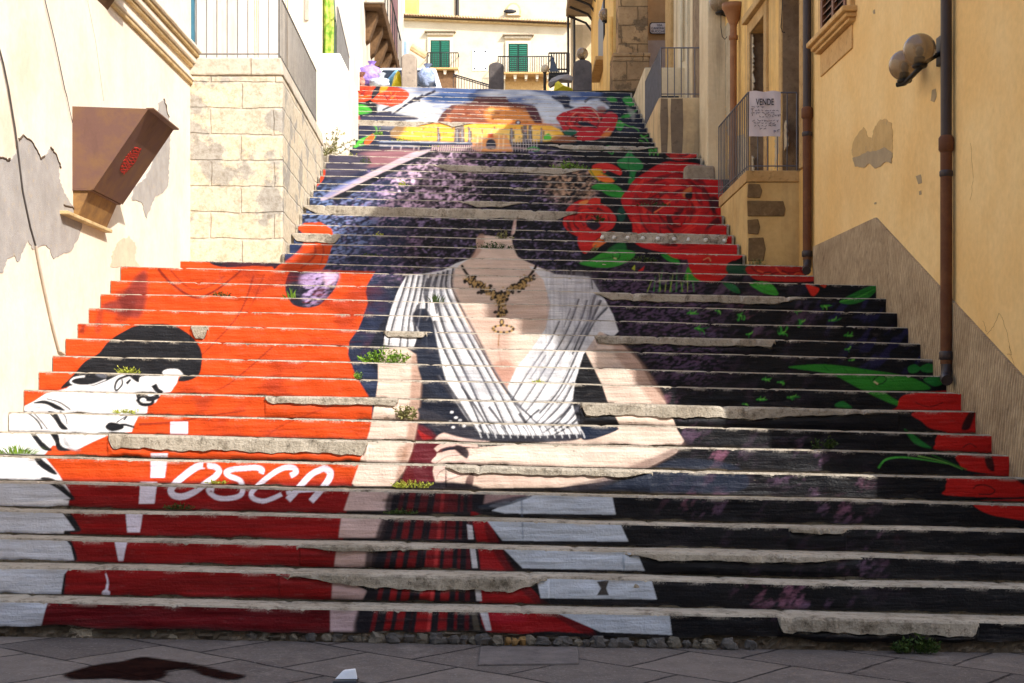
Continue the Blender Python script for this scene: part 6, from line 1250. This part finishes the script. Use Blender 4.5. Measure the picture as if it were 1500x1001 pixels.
# houses flanking the square further on
rh = empty('right_row_house', (2.6, 42, 7), 'pale row house beyond the palace with pipes and an iron balcony', 'house')
MB().hexa([(xat(842, 37.5), 37.3, 7), (7, 37.3, 7), (9, 70, 7), (xat(836, 70), 70, 7), (xat(842, 37.5), 37.3, 16), (7, 37.3, 16), (9, 70, 16), (xat(836, 70), 70, 16)]).build('wall', m_pale, rh)
for px, c in ((838, m_pale), (842, m_dark), (833, m_dark)): MB().tube([(xat(px, 37), 37.0, 8), (xat(px - 1, 37), 37.0, 12)], .03, 8).build('pipe', c, rh)
e = empty('iron_balcony', W(815, 105, 50), 'small dark iron balcony jutting from the row house at the right', 'balcony', 'balconies of the row house')
a, b = W(804, 106, 50), W(834, 78, 50)
MB().box(a.x, b.x, 50, 51, a.z - .12, a.z).build('slab', m_dark, e)
for zz in (a.z + .1, b.z): MB().tube([(a.x, 50, zz), (b.x, 50, zz)], .03, 6).build('handrail', m_dark, e)
for i in range(9): MB().tube([(a.x + (b.x - a.x) * i / 8, 50, a.z), (a.x + (b.x - a.x) * i / 8, 50, b.z)], .02, 5).build('baluster', m_dark, e)
MB().prism([(a.x + .02, 49.9, a.z), (a.x + .34, 49.9, a.z), (a.x + .1, 49.9, b.z - .05)], (0, .06, 0)).build('hanging_cloth', flat('grey_blue_cloth', sl(90, 100, 116), .8), e)
lh = empty('left_far_house', (-4, 60, 8), 'small white house left of the square with grey blue shutters', 'house')
Yq = 55.
MB().hexa([(-12, Yq, 7), (xat(606, Yq), Yq, 7), (xat(598, 84), 84, 10), (-12, 84, 10), (-12, Yq, zat(56, Yq)), (xat(597, Yq), Yq, zat(56, Yq)), (xat(598, 84), 84, zat(50, 84)), (-12, 84, zat(50, 84))]).build('wall', m_pl2, lh)
w = MB().box(xat(578, Yq), xat(596, Yq), Yq - .06, Yq, zat(92, Yq), zat(61, Yq)).build('shutter', flat('grey_blue_paint', sl(150, 172, 200), .5), lh); MB().box(xat(584, Yq), xat(587, Yq), Yq - .09, Yq - .061, zat(92, Yq), zat(61, Yq)).build('shutter_gap', m_dark, w)
MB().tube([W(603, 68, 60), W(624, 81, 60)], .13, 8).tube([W(602, 71, 60), W(623, 84, 60)], .1, 8).build('roof_tiles', m_tile, lh)
# the house across the street behind the viewer: its shade falls over the lowest steps
oh = empty('opposite_house', (0, -4, 0), 'tall plain house on the opposite side of the lower street', 'building')
YO, ZO = -3.0, 13.75
MB().box(-30, 40, YO - 8, YO, -.8, ZO).build('wall', m_pl, oh)
for i in range(12):
    for zz in (1.0, 4.6, 8.6): MB().box(-27 + i * 5, -25.7 + i * 5, YO, YO + .05, zz, zz + 2.1).build('window', m_wd, oh)
MB().box(-30, 40, YO + .0, YO + .04, ZO - .3, ZO).build('eaves', m_tan, oh)
# ---------------------------------------------------------------- weeds
def weed_mat(name, a, b):
    t = NT(name); m = t.fin(t.mix(t.ramp(t.noise(30, 3), .35, .65), a, b), .6, None, spec=.25); t.b.inputs['Subsurface Weight'].default_value = 0; return m
MW = {'g': weed_mat('weed_green', sl(92, 132, 36), sl(128, 160, 52)), 'd': weed_mat('weed_dark', sl(44, 66, 26), sl(70, 88, 36)), 'y': weed_mat('weed_yellow', sl(150, 160, 50), sl(178, 180, 76)), 'o': weed_mat('weed_olive', sl(112, 112, 66), sl(146, 140, 92))}
def weed(px, k, w, h, kind, seed, label, grass=False, lean=0):
    """a tuft rooted where tread k-1 meets riser k; w and h in picture units"""
    rg = random.Random(seed); Y = ysurf(k, xat(px, Yk(k))) - .035; x = xat(px, Y); z = zsurf(k - 1, x) + .002; u = Y / F
    mb = MB(); nst = max(8, int(w * 1.1))
    for i in range(nst):
        a = rg.uniform(-1, 1); x0 = x + a * w * u * .42; y0 = Y - rg.uniform(0, .05); hh = h * u * rg.uniform(.45, 1.05) * (1 - .45 * abs(a))
        dx = a * w * u * .22 + rg.uniform(-.02, .02) + lean * u; dy = -rg.uniform(0, .07)
        if grass:
            wd = rg.uniform(.002, .004); mb.add([(x0 - wd, y0, z), (x0 + wd, y0, z), (x0 + dx * .5 + wd, y0 + dy * .4, z + hh * .6), (x0 + dx * .5 - wd, y0 + dy * .4, z + hh * .6), (x0 + dx * 1.4, y0 + dy, z + hh)], [(0, 1, 2, 3), (3, 2, 4)])
            continue
        for j in range(5):
            t_ = (j + 1) / 5 * rg.uniform(.7, 1.05); c = Vector((x0 + dx * t_, y0 + dy * t_, z + hh * t_)); s = rg.uniform(.6, 1.2) * max(1.6, h * .11) * u
            d = Vector((rg.uniform(-1, 1), rg.uniform(-1, .3), rg.uniform(-.3, .9))).normalized(); e = d.cross(Vector((rg.uniform(-1, 1), rg.uniform(-1, 1), rg.uniform(-1, 1)))).normalized()
            mb.add([c, c + d * s * 1.1 + e * s * .55, c + d * s * 2.3, c + d * s * 1.1 - e * s * .55], [(0, 1, 2, 3)])
        mb.tube([(x0, y0, z), (x0 + dx * .5, y0 + dy * .5, z + hh * .5), (x0 + dx, y0 + dy, z + hh)], .0014, 3, False)
    o = mb.build('weed', MW[kind], loc=(x, Y, z)); tag(o, label, 'weed', 'weeds growing on the steps')
WL = [(25, 7, 66, 17, 'g', 'long green weed tuft at the far left edge of a sunlit step', True), (190, 11, 32, 11, 'y', 'yellow green weed below the black painted hair'), (184, 9, 32, 8, 'y', 'low yellow green weed on the white painted cheek'), (565, 12, 60, 24, 'g', 'biggest leafy green weed, beside the sleeve of the painted dress'),
      (525, 11, 12, 12, 'g', 'small bright weed left of the painted arm, under the biggest weed'), (597, 9, 24, 30, 'o', 'tall dry olive weed over the painted forearm'), (604, 6, 52, 14, 'y', 'bright yellow green weed below the painted wrist at the shadow edge'), (428, 16, 22, 18, 'g', 'grassy tuft on the dark painted petal in the red', True), (325, 16, 20, 10, 'd', 'small dark weed on the red painted folds'),
      (640, 16, 22, 20, 'd', 'grassy tuft on the striped left shoulder of the dress', True), (722, 21, 56, 14, 'd', 'dark bushy weed on top of the painted neck'), (738, 22, 20, 18, 'o', 'thin olive weed hanging over the right side of the painted neck'), (588, 28, 16, 11, 'y', 'tiny yellow green weed in the pale lavender petals'), (833, 31, 42, 17, 'g', 'green weed clump where the lavender meets the dark ground'),
      (938, 20, 42, 13, 'd', 'dark weed under the great red rose'), (957, 26, 42, 10, 'd', 'flat dark weed in the middle of the great red rose'), (876, 24, 13, 19, 'd', 'thin weed on the smaller red rose left of the great one'), (1108, 20, 22, 14, 'o', 'olive weed at the foot of the ochre landing'), (1337, 1, 62, 30, 'd', 'dark leafy weed at the foot of the lowest step on the right'),
      (1205, 8, 30, 20, 'd', 'dark dry weed on the shaded right half of a middle step'), (266, 5, 34, 11, 'd', 'dark weed below the painted letter O'), (492, 32, 50, 12, 'y', 'spreading yellow green weed at the corner of the white landing'), (536, 31, 14, 15, 'd', 'dark weed tuft right of the white landing corner'), (594, 35, 34, 9, 'y', 'yellow green weed under the yellow painted house front'), (556, 36, 14, 14, 'g', 'small green weed left of the yellow painted house front'), (640, 34, 44, 6, 'y', 'low weed along the painted blue bridge'),
      (541, 20, 38, 5, 'd', 'flat moss like weed on the left lavender petals'), (1160, 18, 16, 16, 'o', 'olive weed on the orange painted bloom by the rain pipe'), (787, 11, 12, 4, 'y', 'tiny weed between the crossed stripes of the dress'), (320, 6, 30, 6, 'y', 'small weed just above the painted lettering'), (870, 21, 8, 14, 'o', 'short olive weed stem under the smaller red rose'), (556, 22, 14, 9, 'y', 'tiny pale weed among the dark lavender petals on the left'), (300, 18, 16, 9, 'y', 'small pale weed at the foot of the pale stone block'), (590, 5, 40, 9, 'd', 'dark weed on the shaded step below the bright yellow green one')]
for i, q in enumerate(WL): weed(*q[:5], 40 + i, q[5], *(q[6:]))
# dry branching shrub at the corner of the white landing
rg = random.Random(12); mb = MB(); b0 = Vector((xat(484, 21.1), 20.85, zsurf(31, -2.6)))
for i in range(16):
    a = rg.uniform(-1.2, 1.2); p = b0 + Vector((rg.uniform(-.1, .1), 0, 0)); P = [p]
    for j in range(4):
        p = p + Vector((math.sin(a) * .11 + rg.uniform(-.02, .05), -.03, math.cos(a) * .08 + rg.uniform(-.02, .02))); P.append(p)
        for q in range(4):
            d = Vector((rg.uniform(-1, 1), rg.uniform(-1, 1), rg.uniform(-.5, 1))).normalized() * .05; e = Vector((rg.uniform(-1, 1), rg.uniform(-1, 1), rg.uniform(-1, 1))).normalized() * .012
            mb.add([p, p + d * .5 + e, p + d, p + d * .5 - e], [(0, 1, 2, 3)])
    mb.tube(P, .006, 5, True, .002)
tag(mb.build('dry_shrub', MW['o'], loc=b0), 'dry olive shrub branching out from the foot of the white landing', 'shrub')
# ---------------------------------------------------------------- light, sky, camera
w = bpy.data.worlds.new('World'); sc.world = w; w.use_nodes = True; nt = w.node_tree
sky = nt.nodes.new('ShaderNodeTexSky'); sky.sky_type = 'NISHITA'; sky.sun_disc = False
SD = Vector((.68, -.73, .763)).normalized()         # towards the sun
el = math.asin(SD.z); az = math.atan2(SD.x, SD.y)
sky.sun_elevation = el; sky.sun_rotation = az; sky.air_density = 1.0; sky.dust_density = 1.5
nt.links.new(sky.outputs[0], nt.nodes['Background'].inputs[0]); nt.nodes['Background'].inputs[1].default_value = .15
su = bpy.data.lights.new('sun', 'SUN'); su.energy = 2.35; su.angle = math.radians(.53); su.color = (1, .955, .89)
so = bpy.data.objects.new('sun', su); COL.objects.link(so); so.rotation_euler = SD.to_track_quat('Z', 'Y').to_euler(); so.location = (20, -20, 30)
cam = bpy.data.cameras.new('camera'); cam.sensor_width = 36; cam.lens = 36 * F / 1500; cam.shift_y = (HY - 500.5) / 1500; cam.shift_x = 0; cam.clip_end = 2000; cam.clip_start = .1
co_ = bpy.data.objects.new('camera', cam); COL.objects.link(co_); co_.location = (0, 0, EYE); co_.rotation_euler = (PI / 2, 0, 0); sc.camera = co_
sc.view_settings.view_transform = 'Standard'; sc.view_settings.look = 'None'; sc.view_settings.exposure = 1.46; sc.view_settings.gamma = 1
sc.cycles.max_bounces = 8; sc.cycles.diffuse_bounces = 5; sc.cycles.transparent_max_bounces = 8
